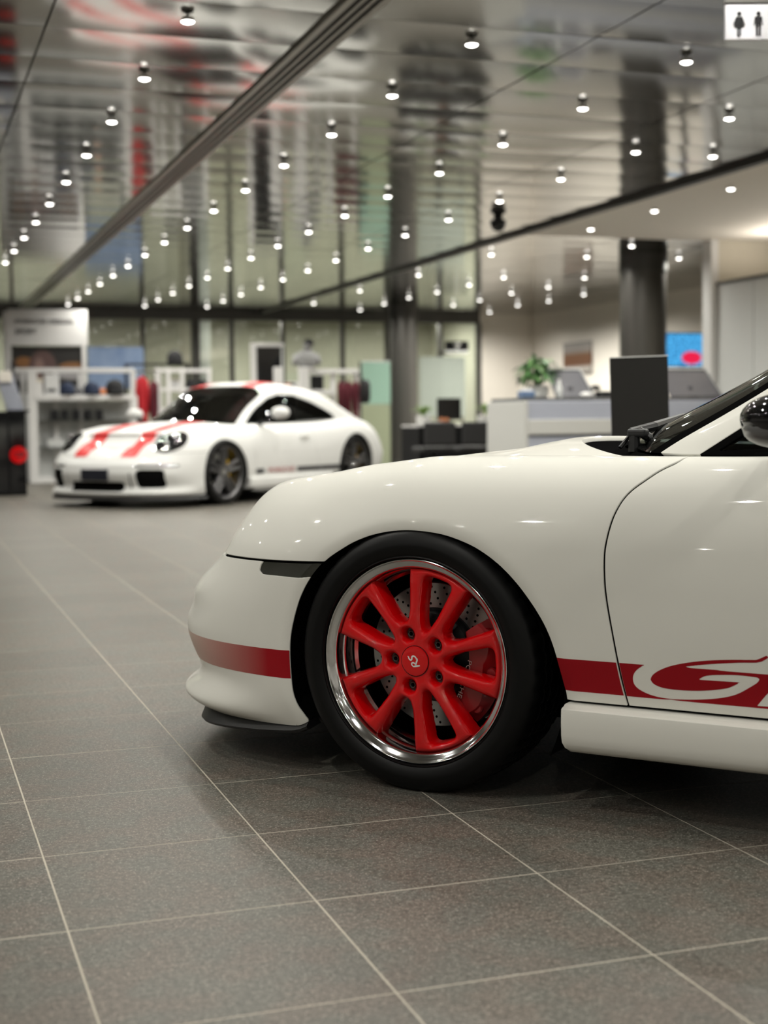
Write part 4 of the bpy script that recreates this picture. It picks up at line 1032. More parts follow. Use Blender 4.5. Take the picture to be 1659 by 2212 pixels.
    # lip
    Ls = np.linspace(B.Lu(.33), B.L[-1], 40); bx = np.interp(Ls, B.L, B.P[:, 0]); by = np.interp(Ls, B.L, B.P[:, 1]); nx = np.interp(Ls, B.L, B.Nin[:, 0]); ny = np.interp(Ls, B.L, B.Nin[:, 1])
    V = []
    for i in range(40):
        for d, z in ((.08,.105),(.0,.108),(-.012,.095),(-.01,.078),(.08,.075)): V.append((bx[i]+nx[i]*d, by[i]+ny[i]*d, z))
    Fs = [(i*5+j, (i+1)*5+j, (i+1)*5+j+1, i*5+j+1) for i in range(39) for j in range(4)]
    b = MB(); b.add(V, Fs); b.add([(x, -y, z) for x, y, z in V], Fs); b.build('front_lip', 'black_plastic', car, angle=.6)
    # hood
    edge = Pt[:, -1, :]; Hs = []; nw = 41; s = np.linspace(-1, 1, nw)
    for i in [i for i in range(len(edge)) if edge[i, 0] > -.44]:
        u, wE, z = edge[i]; cr_ = np.interp(u, [-.44,-.3,-.15,0,.2,.4,.6,.72], [.038,.038,.032,.022,.012,.006,.002,0])
        Hs.append(np.stack([u+.2*np.clip((-.05-u)/.39, 0, 1)*(1-s*s)**.9, s*wE, z+.001+cr_*(1-np.abs(s)**2.2)], 1))
    Hs = np.array(Hs); SH = surf_grid(Hs)
    if SH.N[len(SH.N)//2, 2] < 0: SH = surf_grid(Hs, None, True)
    ho = sobj('hood', SH, wp, car)
    nose = clip(S, np.minimum(tt(S)-7.05, S.V[:, 0]-.3))
    for sd in (1, -1):
        band = lambda Q: np.minimum(sd*Q.V[:, 1]-.22, .41-sd*Q.V[:, 1])
        hs = clip(SH, band(SH)); sobj('hood_stripe', offset(hs, .004), 'red_stripe_far', ho, label='red stripe')
        ns_ = nose if sd > 0 else mirror(nose); ns_ = clip(ns_, np.minimum(band(ns_), ns_.V[:, 2]-.50)); sobj('nose_stripe', offset(ns_, .004), 'red_stripe_far', car, label='red stripe')
    # greenhouse
    Pg, Ag = B.G(-.25, -3.45, .03, 6); SG = surf_grid(Pg, Ag)
    if SG.N[len(SG.N)//2, 2] < 0 and SG.N[len(SG.N)//2, 1] < 0: SG = surf_grid(Pg, Ag, True)
    pil_up = np.array([(-.30,.66),(-.522,.809),(-.612,.865),(-.78,.968),(-.95,1.072),(-1.06,1.135),(-1.10,1.20),(-1.12,1.30)])
    dl = np.array([(-.631,.809),(-.692,.850),(-.745,.886),(-.90,.985),(-1.1,1.085),(-1.3,1.128),(-1.6,1.120),(-1.9,1.05),(-2.15,.965),(-2.32,.895),(-2.28,.862),(-1.9,.842),(-1.5,.828),(-1.0,.818),(-.75,.815),(-.66,.815)])
    up = lambda Q: side_of(smooth_open(pil_up, 4), Q.V[:, 0], Q.V[:, 2])
    su = 1 if up(Surf(np.array([[-.5, 0, 1.1]]), None, None, []))[0] > 0 else -1
    ws = clip(SG, su*up(SG)); rest = clip(SG, -su*up(SG)); dlo = lambda Q: sdf(dl, Q.V[:, 0], Q.V[:, 2])
    side = clip(rest, dlo(rest)); shell = clip(rest, -dlo(rest)); frame = clip(side, .02-dlo(side)); pane = clip(side, dlo(side)-.02)
    roof = join(shell, mirror(shell)); ro = sobj('roof', roof, wp, car)
    for sd in (1, -1):
        rs = clip(roof, np.minimum(np.minimum(sd*roof.V[:, 1]-.25, .44-sd*roof.V[:, 1]), roof.V[:, 2]-.88)); sobj('roof_stripe', offset(rs, .004), 'red_stripe_far', ro, label='red stripe')
    wj = join(ws, mirror(ws)); sobj('windshield', offset(wj, -.003), 'car_glass_dark', car)
    both(car, 'window_frame', frame, 'seal', label='black window seal'); both(car, 'side_window', offset(pane, -.006), 'car_glass_dark')
    tp = [tuple(q) for q in Pt[:, -1, :] if -2.3 < q[0] < -.55]
    for sd in (1, -1):
        b = MB(); b.tube([(x, sd*(y-.012), z-.004) for x, y, z in tp[::2]], .016, 6); b.build('belt_seal', 'seal', car, smooth=True)
    b = MB(); ww = np.linspace(-.62, .62, 13)
    V = [(-.42+.24*(1-(y/.62)**2)**.9*.9, y, .80+.02*(1-(y/.62)**2)) for y in ww]+[(-.56+.33*(1-(y/.66)**2)**.9, y, .806+.022*(1-(y/.66)**2)) for y in ww]
    b.add(V, [(i, i+1, 14+i, 13+i) for i in range(12)]); b.build('cowl', 'black_plastic', car, label='black cowl tray')
    b = MB(); b.box(-3.2, .80, -.60, .60, .13, .22); b.box(-2.0, -.44, -.80, .80, .16, .5); b.box(.42, .86, -.5, .5, .2, .45); b.box(-.44, .42, -.60, .60, .2, .74); b.box(-3.1, -2.0, -.60, .60, .2, .78); b.build('underbody', 'black_void', car)
    b = MB(); b.box(-1.0, -.50, -.62, .62, .60, .80, .04); b.build('dashboard', 'interior', car)
    for sd in (1, -1):
        b = MB(); b.box(-1.75, -1.05, sd*.36-.22, sd*.36+.22, .40, .55, .05); b.box(-1.75, -1.58, sd*.36-.22, sd*.36+.22, .5, 1.14, .06); b.build('seat', 'interior', car)
        b = MB(); b.blob((-.80, sd*1.00, .925), (.075, .10, .064), 18, 12, .85); mo = b.build('door_mirror', wp, car, smooth=True)
        b = MB(); b.tube([(-.78, sd*.94, .88), (-.76, sd*.83, .835), (-.76, sd*.74, .815)], [.03, .022, .03], 8); b.build('mirror_arm', 'black_gloss', mo, smooth=True)
        b = MB(); prof = [(.83,.262),(.885,.262),(.900,.25),(.905,.21),(.895,.16),(.86,.145),(.80,.145)]; V = []
        st = [-.42]+[x for x in np.linspace(-.45, -1.95, 10)]+[-1.99]
        for i, u in enumerate(st):
            for w_, z in prof: V.append((u, sd*(w_-(.02 if i in (0, len(st)-1) else 0)), z))
        n = len(prof); b.add(V, [(i*n+j, i*n+j+1, (i+1)*n+j+1, (i+1)*n+j) for i in range(len(st)-1) for j in range(n-1)]+[tuple(range(n)), tuple((len(st)-1)*n+j for j in range(n))]); b.build('side_skirt', wp, car, angle=.5)
    # grey script band along the sill of the door
    for o_, sg in zip(dr, (1, -1)):
        base = door if sg > 0 else mirror(door)
        bandm = clip(base, np.minimum(np.minimum(base.V[:, 2]-.292, .345-base.V[:, 2]), np.abs(base.V[:, 0]+.98)-.30)); sobj('sill_stripe', offset(bandm, .003), 'grey_decal', o_, label='dark grey stripe')
        qb = quarter if sg > 0 else mirror(quarter); qs = clip(qb, np.minimum(np.minimum(qb.V[:, 2]-.292, .345-qb.V[:, 2]), np.minimum(qb.V[:, 0]+2.10, -1.5-qb.V[:, 0])))
        if len(qs.F): sobj('sill_stripe', offset(qs, .003), 'grey_decal', car, label='dark grey stripe')
        me = text_mesh('PORSCHE', .072, .0005, 0, 1.55); t = obj('sill_lettering', me, 'red_decal', o_, label='dull red lettering')
        t.matrix_local = Matrix(((-sg, 0, 0, -.98), (0, 0, sg, sg*.880), (0, 1, 0, .3185), (0, 0, 0, 1)))
        b = MB(); b.box(-1.52, -1.36, sg*.872-.008, sg*.872+.014, .66, .685, .006); b.build('door_handle', wp, o_)
    proto = far_wheel_proto(RZ)
    for u in (0, -WB):
        for sd in (1, -1):
            build_wheel(car, proto, u, WF_, RZ, sd); brake(car, u, WF_, RZ, sd, .12, .19, (-38, 38), 'yellow_caliper', holes=False, c_cal=-.08)
        for sd in (1, -1):
            b = MB(); V = []; n = 20
            for i in range(n+1):
                a_ = math.radians(-20+220*i/n)
                for ww_ in (.86, .52): V.append((u-.39*math.cos(a_), sd*ww_, max(.06, .32+.375*math.sin(a_))))
            V.append((u, sd*.52, .32)); b.add(V, [(2*i, 2*i+1, 2*i+3, 2*i+2) for i in range(n)]+[(2*i+1, len(V)-1, 2*i+3) for i in range(n)]); b.build('wheel_arch_liner', 'black_void', car)
    return car
M['car_glass_dark'] = glass_mat('dark_tinted_glass', (.10, .13, .12))
# ================================================================ furniture and merchandise
def col_mat(name, c, r=.6, **k): M[name] = mat(name, c, r, **k); return name
for n_, c_, r_ in (('navy', (.012,.022,.055), .8), ('cap_grey', (.10,.10,.11), .8), ('cap_black', (.008,.008,.010), .8), ('orange', (.55,.20,.08), .7), ('red_cloth', (.42,.008,.015), .8), ('dark_red', (.10,.008,.018), .8), ('bag_black', (.010,.010,.011), .6), ('wood_brown', (.10,.045,.022), .6), ('leaf', (.06,.16,.045), .5), ('leaf_mid', (.11,.22,.07), .5), ('leaf_light', (.20,.34,.06), .5), ('pot_white', (.7,.7,.68), .5), ('soil', (.03,.02,.015), .9), ('screen_black', (.004,.004,.005), .15), ('laptop_grey', (.10,.10,.115), .4), ('board_pale', (.34,.38,.34), .4), ('counter_dark', (.06,.06,.062), .4), ('skin_box', (.70,.70,.70), .5), ('mint', (.35,.55,.45), .4), ('shirt_grey', (.30,.30,.30), .8), ('poster_sky', (.10,.16,.28), .5)):
    col_mat(n_, c_, r_, var=.08)
def emit_mat(name, c, s): M[name] = mat(name, c, .4, emit=c, estr=s, var=0); return name
def X_(px, py, Y): return on_y(px, py, Y)[0]
def Z_(px, py, Y): return on_y(px, py, Y)[2]
def bx(name, m, parent, x0, x1, y0, y1, z0, z1, b=.006, **kw):
    q = MB(); q.box(x0, x1, y0, y1, z0, z1, b); return q.build(name, m, parent, **kw)
def rel(t, *a): pass
class Place:
    """a thing standing at plane Y, its parts laid out from real positions on that plane"""
    def __init__(s, name, label, cat, px, Y, z=0., group=None):
        s.Y = Y; s.x = X_(px, 850, Y); s.z = z; s.o = thing(name, label, cat, (s.x, Y, z), 0, group)
    def box(s, name, m, px0, py0, px1, py1, dy0=0., dy1=.05, b=.005, floor=False, parent=None, **kw):
        x0, x1 = X_(px0, (py0+py1)/2, s.Y+dy0)-s.x, X_(px1, (py0+py1)/2, s.Y+dy0)-s.x
        z1, z0 = Z_((px0+px1)/2, py0, s.Y+dy0)-s.z, (0 if floor else Z_((px0+px1)/2, py1, s.Y+dy0)-s.z)
        return bx(name, m, parent or s.o, min(x0, x1), max(x0, x1), dy0, dy1, min(z0, z1), max(z0, z1), b, **kw)
# ---- display wall with header and poster
def poster_mat():
    m = mat('portrait_poster', (.01, .01, .01), .5, var=0); n, l = nodes(m); b = n['Principled BSDF']; tc = n.new('ShaderNodeTexCoord')
    cur = None; prev = (.010, .009, .008, 1)
    sep = n.new('ShaderNodeSeparateXYZ'); l.new(tc.outputs['Generated'], sep.inputs[0])
    def ell(cx, cz, rx, rz, col, soft):
        nonlocal cur
        def ma(op, a, bb):
            q = n.new('ShaderNodeMath'); q.operation = op
            for i, v in enumerate((a, bb)):
                if isinstance(v, (int, float)): q.inputs[i].default_value = v
                else: l.new(v, q.inputs[i])
            return q.outputs[0]
        dx = ma('MULTIPLY', ma('SUBTRACT', sep.outputs[0], cx), 1/rx); dz = ma('MULTIPLY', ma('SUBTRACT', sep.outputs[2], cz), 1/rz)
        d = ma('ADD', ma('MULTIPLY', dx, dx), ma('MULTIPLY', dz, dz)); mr = n.new('ShaderNodeMapRange'); mr.inputs[1].default_value = 1+soft; mr.inputs[2].default_value = 1-soft; l.new(d, mr.inputs[0])
        mx = n.new('ShaderNodeMix'); mx.data_type = 'RGBA'; l.new(mr.outputs[0], mx.inputs[0])
        if cur is None: mx.inputs[6].default_value = prev
        else: l.new(cur, mx.inputs[6])
        mx.inputs[7].default_value = (*col, 1); cur = mx.outputs[2]
    ell(.85, .58, .20, .09, (.20,.09,.03), .3); ell(.16, .66, .12, .12, (.25,.11,.035), .3)
    ell(.85, .40, .28, .10, (.30,.29,.30), .3); ell(.10, .40, .2, .12, (.28,.27,.28), .3)
    ell(.42, .50, .20, .42, (.10,.055,.05), .2); ell(.37, .55, .07, .2, (.24,.15,.13), .6); ell(.48, .42, .1, .06, (.05,.025,.02), .5); ell(.50, .28, .10, .10, (.26,.15,.14), .6)
    l.new(cur, b.inputs['Base Color']); return m
M['poster'] = poster_mat()
P = Place('display_wall', 'tall white display wall with header lettering and a dark portrait poster, at the far left', 'display', 100, 22.2)
P.box('header_panel', 'white_lac', 17, 668, 189, 746, 0, .10); P.box('side_post', 'white_lac', 12, 672, 27, 1050, -.02, .10, floor=True); P.box('side_post', 'white_lac', 180, 746, 189, 1050, 0, .10, floor=True)
P.box('poster', 'poster', 27, 748, 182, 850, .04, .06, b=0); P.box('lower_panel', 'panel_grey', 27, 850, 182, 1050, .03, .06, floor=True)
for tx, px, py in (('PORSCHE DESIGN', 33, 694), ('SPORT', 33, 716)):
    me = text_mesh(tx, .095, .004, 0, 1.12, 'LEFT'); t = obj('header_lettering', me, 'cap_grey', P.o); q = on_y(px, py, 22.2)
    t.matrix_local = Matrix.Translation((q[0]-P.x, -.006, q[2])) @ Matrix.Rotation(math.pi/2, 4, 'X')
# ---- low white shelf unit with caps
Pu = Place('shelf_unit', 'low white shelf unit with a top rail, caps standing on it, beside the display wall', 'shelf', 180, 21.3)
for a, c, y in ((62, 82, 800), (283, 299, 855), (48, 56, 798), (118, 126, 800), (171, 179, 800), (284, 290, 795)):
    Pu.box('post', 'white_lac', a, y, c, 1045, .0 if a in (62, 283) else .3, .06 if a in (62, 283) else .34, floor=True)
Pu.box('top_shelf', 'white_lac', 76, 853, 290, 864, -.012, .45); Pu.box('back_panel', 'panel_grey', 80, 866, 286, 1040, .42, .44, floor=True); Pu.box('plinth', 'white_lac', 76, 1030, 290, 1045, .02, .42, floor=True)
Pu.box('inner_shelf', 'pane_glass', 84, 907, 284, 909, .08, .42); Pu.box('inner_shelf', 'pane_glass', 84, 965, 284, 967, .08, .42)
Pu.box('top_rail', 'white_lac', 30, 795, 290, 805, .28, .34)
zt = Z_(180, 853, 21.3)
def cap_thing(px, m, label, s=1., Y=21.45, z=None, group=None):
    t = thing('cap', label, 'cap', (X_(px, 840, Y), Y, zt if z is None else z), 0, group)
    b = MB(); b.lathe([(.100*s, 0), (.102*s, .06*s), (.088*s, .12*s), (.05*s, .155*s), (.0, .165*s)], 16, cap=False); b.build('crown', m, t, smooth=True)
    b = MB(); b.blob((0, -.12*s, .025*s), (.085*s, .085*s, .012*s), 12, 6); b.build('visor', m, t, smooth=True)
    b = MB(); b.blob((0, 0, .165*s), (.012*s, .012*s, .008*s), 8, 4); b.build('button', m, t, smooth=True)
for px, m, lab, s in ((145, 'navy', 'navy cap beside the white box on the shelf unit', 1.15), (165, 'cap_grey', 'mid grey cap between two navy caps on the shelf unit', .8), (198, 'navy', 'second navy cap on the shelf unit, left of the orange one', 1.2), (222, 'orange', 'small orange cap on the shelf unit', .62), (248, 'cap_black', 'large black cap at the right end of the shelf unit', 1.4)):
    cap_thing(px, m, lab, s)
P2 = Place('display_box', 'white display box with a dark slot, on the shelf unit left of the caps', 'box', 112, 21.35, zt)
P2.box('body', 'skin_box', 97, 808, 128, 853, 0, .25); P2.box('slot', 'cap_black', 102, 840, 121, 847, -.004, .01)
P2.o['label'] = P2.o['label']
P3 = Place('card_box', 'narrow cream box on the shelf unit next to the white display box', 'box', 84, 21.35, zt); P3.box('body', 'white_lac', 80, 822, 92, 853, 0, .12); P3.box('lid', 'wall_cream', 79, 818, 93, 826, -.005, .125)
zs_ = Z_(180, 907, 21.5)
for px, k in ((118, 0), (140, 1), (165, 2), (190, 3), (215, 4)):
    t = thing('accessory_case', 'small dark case on the glass shelf of the white unit, %s from the left' % ordn[k], 'case', (X_(px, 890, 21.5), 21.5, zs_), 0, 'dark cases inside the shelf unit')
    bx('body', 'cap_black', t, -.05, .05, 0, .08, 0, .13); bx('lid', 'cap_grey', t, -.052, .052, -.002, .082, .13, .15)
zs2 = Z_(180, 965, 21.5)
for k, px in enumerate((120, 175, 235)):
    t = thing('accessory_box', 'pale grey carton on the lower glass shelf of the white unit, %s from the left' % ordn[k], 'box', (X_(px, 940, 21.5), 21.5, zs2), 0, 'pale cartons inside the shelf unit')
    bx('body', 'panel_grey', t, -.12, .12, 0, .14, 0, .10); bx('lid', 'white_lac', t, -.122, .122, -.002, .142, .10, .12)
# ---- garment rail with red jackets
def jacket(px, Y, ztop, zbot, w_, m, label, rail_z, cat='jacket', rot=0., group=None):
    x = X_(px, 850, Y); t = thing('jacket', label, cat, (x, Y, ztop), rot, group); H_ = ztop-zbot
    b = MB(); V = []; n = 16
    prof = [(.18,.05,0),(.62,.10,-.05),(1.,.13,-.12),(.98,.15,-.35),(.93,.16,-.7),(.98,.17,-1.)]
    for fx, fy, fz in prof:
        for k in range(n):
            a = 2*math.pi*k/n; V.append((w_/2*fx*math.cos(a)*(1+.05*math.sin(5*a)), w_*.45*fy/.17*.8*math.sin(a)*(1+.12*math.sin(3*a)), H_*fz))
    Fs = [(i*n+k, i*n+(k+1) % n, (i+1)*n+(k+1) % n, (i+1)*n+k) for i in range(len(prof)-1) for k in range(n)]+[tuple(range(n))]
    b.add(V, Fs); b.build('body', m, t, angle=1.2)
    for sd in (-1, 1):
        b = MB(); b.tube([(sd*w_*.40, -.01, -.07*H_), (sd*w_*.52, -.03, -.35*H_), (sd*w_*.50, -.04, -.80*H_)], [w_*.11, w_*.12, w_*.09], 8); b.build('sleeve', m, t, smooth=True)
    b = MB(); b.tube([(-w_*.3, 0, -.06*H_), (0, 0, .01), (w_*.3, 0, -.06*H_)], .008, 6); b.tube([(0, 0, .01), (0, 0, rail_z-ztop+.012)], .005, 6); b.build('hanger', 'chrome', t, smooth=True)
    return t
Pg_ = Place('garment_rail', 'white garment rail carrying the bright red jacket, right of the shelf unit', 'rail', 312, 21.6)
rz = Z_(312, 803, 21.6)
Pg_.box('post', 'white_lac', 290, 800, 296, 1040, .2, .25, floor=True); Pg_.box('post', 'white_lac', 344, 800, 350, 1040, .2, .25, floor=True); Pg_.box('rail', 'chrome', 290, 800, 350, 804, .21, .24)
jacket(307, 21.825, Z_(309, 812, 21.8), Z_(309, 915, 21.8), .17, 'red_cloth', 'bright red jacket on a hanger above the far white car', Z_(309, 802, 21.83))
jacket(332, 21.90, Z_(329, 822, 21.8), Z_(329, 905, 21.8), .13, 'dark_red', 'dark red jacket hanging just behind the bright red one', Z_(329, 802, 21.83))
# ---- second white shelf unit behind the car roof
Pv = Place('shelf_unit', 'open white shelf unit with small goods, behind the roof of the far car', 'shelf', 400, 22.6)
for a in (338, 362, 392, 450): Pv.box('post', 'white_lac', a, 795, a+8, 1035, 0, .05, floor=True)
for y in (797, 838, 880): Pv.box('shelf', 'white_lac', 339, y, 457, y+7, .012, .4)
zv = Z_(400, 838, 22.7)
for px in (370, 383):
    t = thing('gift_box', 'small pale box on the open white shelf unit, %s one of the pair' % ('left' if px == 370 else 'right'), 'box', (X_(px, 830, 22.7), 22.7, zv), 0, 'pale boxes on the open shelf unit'); bx('body', 'skin_box', t, -.04, .04, 0, .1, 0, .12); bx('lid', 'wall_cream', t, -.043, .043, -.003, .103, .12, .15)
for px, lab in ((412, 'left black cap behind the roof of the far car'), (436, 'right black cap behind the roof of the far car')): cap_thing(px, 'cap_black', lab, .85, 22.72, zv)
Pr_ = Place('display_bar', 'thin dark bar with a black cap hung from it, over the open shelf unit', 'rail', 335, 23.25)
Pr_.box('bar', 'cap_black', 274, 785, 410, 790, 0, .04); Pr_.box('bracket', 'cap_black', 272, 785, 278, 1035, 0, .05, floor=True); Pr_.box('bracket', 'cap_black', 406, 785, 412, 1035, 0, .05, floor=True)
cap_thing(379, 'cap_black', 'black cap resting on the thin dark bar', 1.3, 23.27, Z_(379, 785, 23.25))
# ---- blue poster on the glass
def sky_mat():
    m = mat('blue_poster', (.1, .16, .28), .5, var=0); n, l = nodes(m); b = n['Principled BSDF']; tc = n.new('ShaderNodeTexCoord'); nz = n.new('ShaderNodeTexNoise'); nz.inputs['Scale'].default_value = 3
    cr_ = n.new('ShaderNodeValToRGB'); cr_.color_ramp.elements[0].color = (.05, .10, .22, 1); cr_.color_ramp.elements[1].color = (.26, .33, .45, 1); l.new(tc.outputs['Object'], nz.inputs[0]); l.new(nz.outputs[0], cr_.inputs[0]); l.new(cr_.outputs[0], b.inputs['Base Color']); return m
M['blue_poster'] = sky_mat()
Pb = Place('wall_poster', 'large blue picture panel standing against the glass behind the caps', 'poster', 250, 26.6)
Pb.box('picture', 'blue_poster', 190, 749, 311, 840, 0, .03); Pb.box('foot', 'frame_dark', 196, 840, 202, 1000, 0, .04, floor=True); Pb.box('foot', 'frame_dark', 300, 840, 306, 1000, 0, .04, floor=True)
# ---- pillars seen through the glass
for px0, px1, m, lab in ((392, 416, 'wall_cream', 'cream lit pillar seen through the glass'), (430, 452, 'panel_grey', 'pale grey pillar seen through the glass right of the cream one')):
    t = thing('pillar', lab, 'pillar', (X_((px0+px1)/2, 750, 28.4), 28.4, 0)); hw_ = (X_(px1, 750, 28.4)-X_(px0, 750, 28.4))/2; bx('shaft', m, t, -hw_, hw_, -.1, .1, 0, 2.98); bx('foot', 'frame_dark', t, -hw_-.02, hw_+.02, -.12, .12, 0, .1)
# ---- framed mirror
Pm = Place('framed_mirror', 'tall white-framed dark mirror standing behind the far car', 'mirror', 580, 23.2)
Pm.box('pane', 'screen_black', 556, 748, 612, 1030, .03, .05, floor=True)
Pm.box('frame', 'white_lac', 545, 741, 556, 1030, 0, .07, floor=True); Pm.box('frame', 'white_lac', 556, 741, 614, 749, 0, .07); Pm.box('frame', 'panel_grey', 610, 749, 614, 1030, 0, .07, floor=True)
# ---- shelf unit with coats
Pc = Place('shelf_unit', 'white shelf unit with posts and a rail of dark red coats, right of the mirror', 'shelf', 680, 22.4)
for a, c in ((596, 613), (650, 669)): Pc.box('post', 'white_lac', a, 793, c, 1030, 0, .12, floor=True)
for a, c in ((690, 696), (716, 726), (766, 776)): Pc.box('post', 'white_lac', a, 797, c, 1030, .25, .3, floor=True)
Pc.box('top_rail', 'white_lac', 668, 797, 772, 807, .2, .3); Pc.box('shelf', 'white_lac', 613, 842, 726, 853, .05, .45); Pc.box('shelf', 'panel_grey', 613, 900, 726, 906, .05, .45)
zc = Z_(650, 842, 22.45)
t = thing('tablet', 'dark tablet leaning on the white shelf between the posts', 'tablet', (X_(685, 830, 22.6), 22.6, zc)); bx('screen', 'screen_black', t, -.11, .11, -.01, .01, 0, .24); bx('bezel', 'panel_grey', t, -.12, .12, .008, .02, 0, .25); bx('stand', 'panel_grey', t, -.05, .05, .02, .1, 0, .05)
for px, m in ((624, 'orange'), (633, 'cap_grey'), (641, 'skin_box')):
    t = thing('model_box', {'orange': 'small orange carton on the shelf right of the mirror', 'cap_grey': 'small grey carton on the shelf right of the mirror', 'skin_box': 'small white carton on the shelf right of the mirror'}[m], 'box', (X_(px, 830, 22.55), 22.55, zc)); bx('body', m, t, -.028, .028, 0, .1, 0, .11); bx('lid', 'white_lac', t, -.03, .03, -.002, .102, .11, .135)
zrl = Z_(745, 806, 22.65)
for px, lab, w_, m in ((736, 'dark wine-red coat, left one on the rail', .11, 'dark_red'), (752, 'wine-red coat in the middle of the rail', .12, 'dark_red'), (768, 'dark wine-red coat at the right end of the rail', .11, 'dark_red')):
    jacket(px, 22.65, Z_(px, 822, 22.6), Z_(px, 903, 22.6), w_, m, lab, zrl, 'coat')
t = thing('bag', 'black bag hanging beside the wine-red coats', 'bag', (X_(788, 840, 22.4), 22.4, Z_(788, 872, 22.4)))
b = MB(); b.blob((0, 0, .20), (.075, .14, .20), 14, 10, .6); b.build('body', 'bag_black', t, smooth=True); b = MB(); b.tube([(-.04, 0, .38), (-.03, .1, .50), (-.06, .25, .50)], .012, 6); b.build('strap', 'bag_black', t, smooth=True)
# ---- mannequin bust
zb_ = Z_(660, 797, 22.6)
t = thing('mannequin', 'mannequin bust in pale grey jacket and black cap, above the shelf unit', 'mannequin', (X_(662, 780, 22.62), 22.62, zb_+.022))
b = MB(); b.lathe([(.10, 0), (.15, .05), (.17, .16), (.14, .24), (.07, .28)], 18); 
b.V = [(x*1.15, y*.7, z) for x, y, z in b.V]; b.build('torso', 'shirt_grey', t, smooth=True)
b = MB(); b.tube([(0, 0, .25), (.02, 0, .33)], .05, 10); b.blob((.03, 0, .37), (.075, .09, .10), 14, 9); b.build('head', 'shirt_grey', t, smooth=True)
b = MB(); b.blob((.04, .0, .405), (.085, .098, .07), 14, 8); b.blob((.06, -.10, .385), (.06, .06, .012), 10, 5); b.build('cap', 'cap_black', t, smooth=True, label='black cap')
b = MB(); b.tube([(-.16, 0, .20), (-.21, -.03, .05)], [.06, .05], 8); b.build('sleeve', 'shirt_grey', t, smooth=True); b = MB(); b.tube([(.16, 0, .20), (.21, -.03, .05)], [.06, .05], 8); b.build('sleeve', 'shirt_grey', t, smooth=True)
bx('stand', 'white_lac', t, -.12, .12, -.1, .2, -.02, .0)
# ---- green glass screen
def frosted(name, c):
    m = mat(name, c, .35, var=.05); n, l = nodes(m); n['Principled BSDF'].inputs['Transmission Weight'].default_value = .35; return m
M['frost_mint'] = frosted('frosted_mint', (.42, .66, .54)); M['frost_olive'] = frosted('frosted_olive', (.45, .50, .34))
Pn = Place('glass_screen', 'green frosted glass screen beside the dark column', 'screen', 812, 24.6)
Pn.box('upper_pane', 'frost_mint', 782, 782, 843, 873, 0, .012, 0); Pn.box('lower_pane', 'frost_olive', 780, 874, 843, 1010, 0, .012, 0, floor=True); Pn.box('post', 'frame_dark', 778, 782, 782, 1010, -.01, .03, floor=True); Pn.box('top_edge', 'panel_grey', 782, 780, 843, 782, -.004, .016)
# ---- black cabinet far left with brochure stand
Pk = Place('cabinet', 'black cabinet with a round red emblem, at the left edge', 'cabinet', 20, 17.85)
Pk.box('body', 'black_mat', -60, 893, 57, 1070, 0, .5, .01, floor=True); Pk.box('top', 'black_gloss', -62, 889, 59, 894, -.01, .51)
for a in (-60, -20, 20): Pk.box('door', 'black_gloss', a+1, 897, a+37, 1064, -.012, 0, .004)
q = on_y(40, 983, 17.85); b = MB(); b.lathe([(0, .004), (.10, .004), (.105, 0)], 24); em = b.build('emblem', 'red_paint', Pk.o, label='round red emblem'); em.matrix_local = Matrix.Translation((q[0]-Pk.x, -.014, q[2])) @ Matrix.Rotation(math.pi/2, 4, 'X')
b = MB(); stroke(b, [(-.07, .01), (-.02, .03), (.04, .025), (.06, 0), (.0, -.02), (-.04, -.01)], .02, .006); e2 = b.build('emblem_mark', 'cap_black', em)
zk = Z_(20, 889, 17.95)
t = thing('brochure_stand', 'tilted white brochure stand on top of the black cabinet', 'stand', (X_(24, 889, 18.05), 18.05, zk))
b = MB(); b.box(-.10, .10, -.02, .02, 0, .46, .01); o = b.build('board', 'blue_white', t); o.rotation_euler = (0, math.radians(-17), 0); o.location = (.06, 0, .0)
bx('back_post', 'cap_black', t, .02, .06, .06, .1, 0, .62); bx('foot', 'cap_black', t, -.05, .22, -.06, .12, 0, .02)
t2 = thing('brochure', 'pink and white brochure in the top of the tilted stand', 'brochure', (X_(14, 820, 18.0), 18.0, zk+.36)); bx('cover', 'plaster', t2, -.09, .06, -.01, .012, 0, .13); bx('pages', 'white_lac', t2, -.085, .058, .010, .02, .002, .128)
# ---- ceiling camera dome and restroom sign
q = on_z(1076, 470, 2.99); t = thing('ceiling_camera', 'black dome camera under the mirrored ceiling near the beige edge', 'camera', (q[0], q[1], 2.99))
b = MB(); b.lathe([(.045, .02), (.05, -.02), (.085, -.03), (.088, -.06)], 20); b.build('mount', 'black_plastic', t, angle=.6); b = MB(); b.lathe([(.08, -.06), (.075, -.10), (.05, -.135), (0, -.15)], 20, cap=False); b.build('dome', 'black_gloss', t, smooth=True)
sd_ = 5.6; q0 = at(1566, 8, sd_); t = thing('restroom_sign', 'hanging silver restroom sign with a woman and a man pictogram, top right', 'sign', tuple(q0), math.radians(-18.8))
M['sign_silver'] = mat('sign_silver', (.50, .50, .53), .3, metal=.5, var=.03)
bx('plate', 'sign_silver', t, 0, .34, 0, .02, -.142, .0, .004); bx('top_bar', 'frame_dark', t, -.002, .345, -.004, .024, .0, .03, .004)
for x in (.03, .31): bx('rod', 'frame_dark', t, x-.006, x+.006, .004, .016, .02, CEIL-q0[2]+.01, .0)
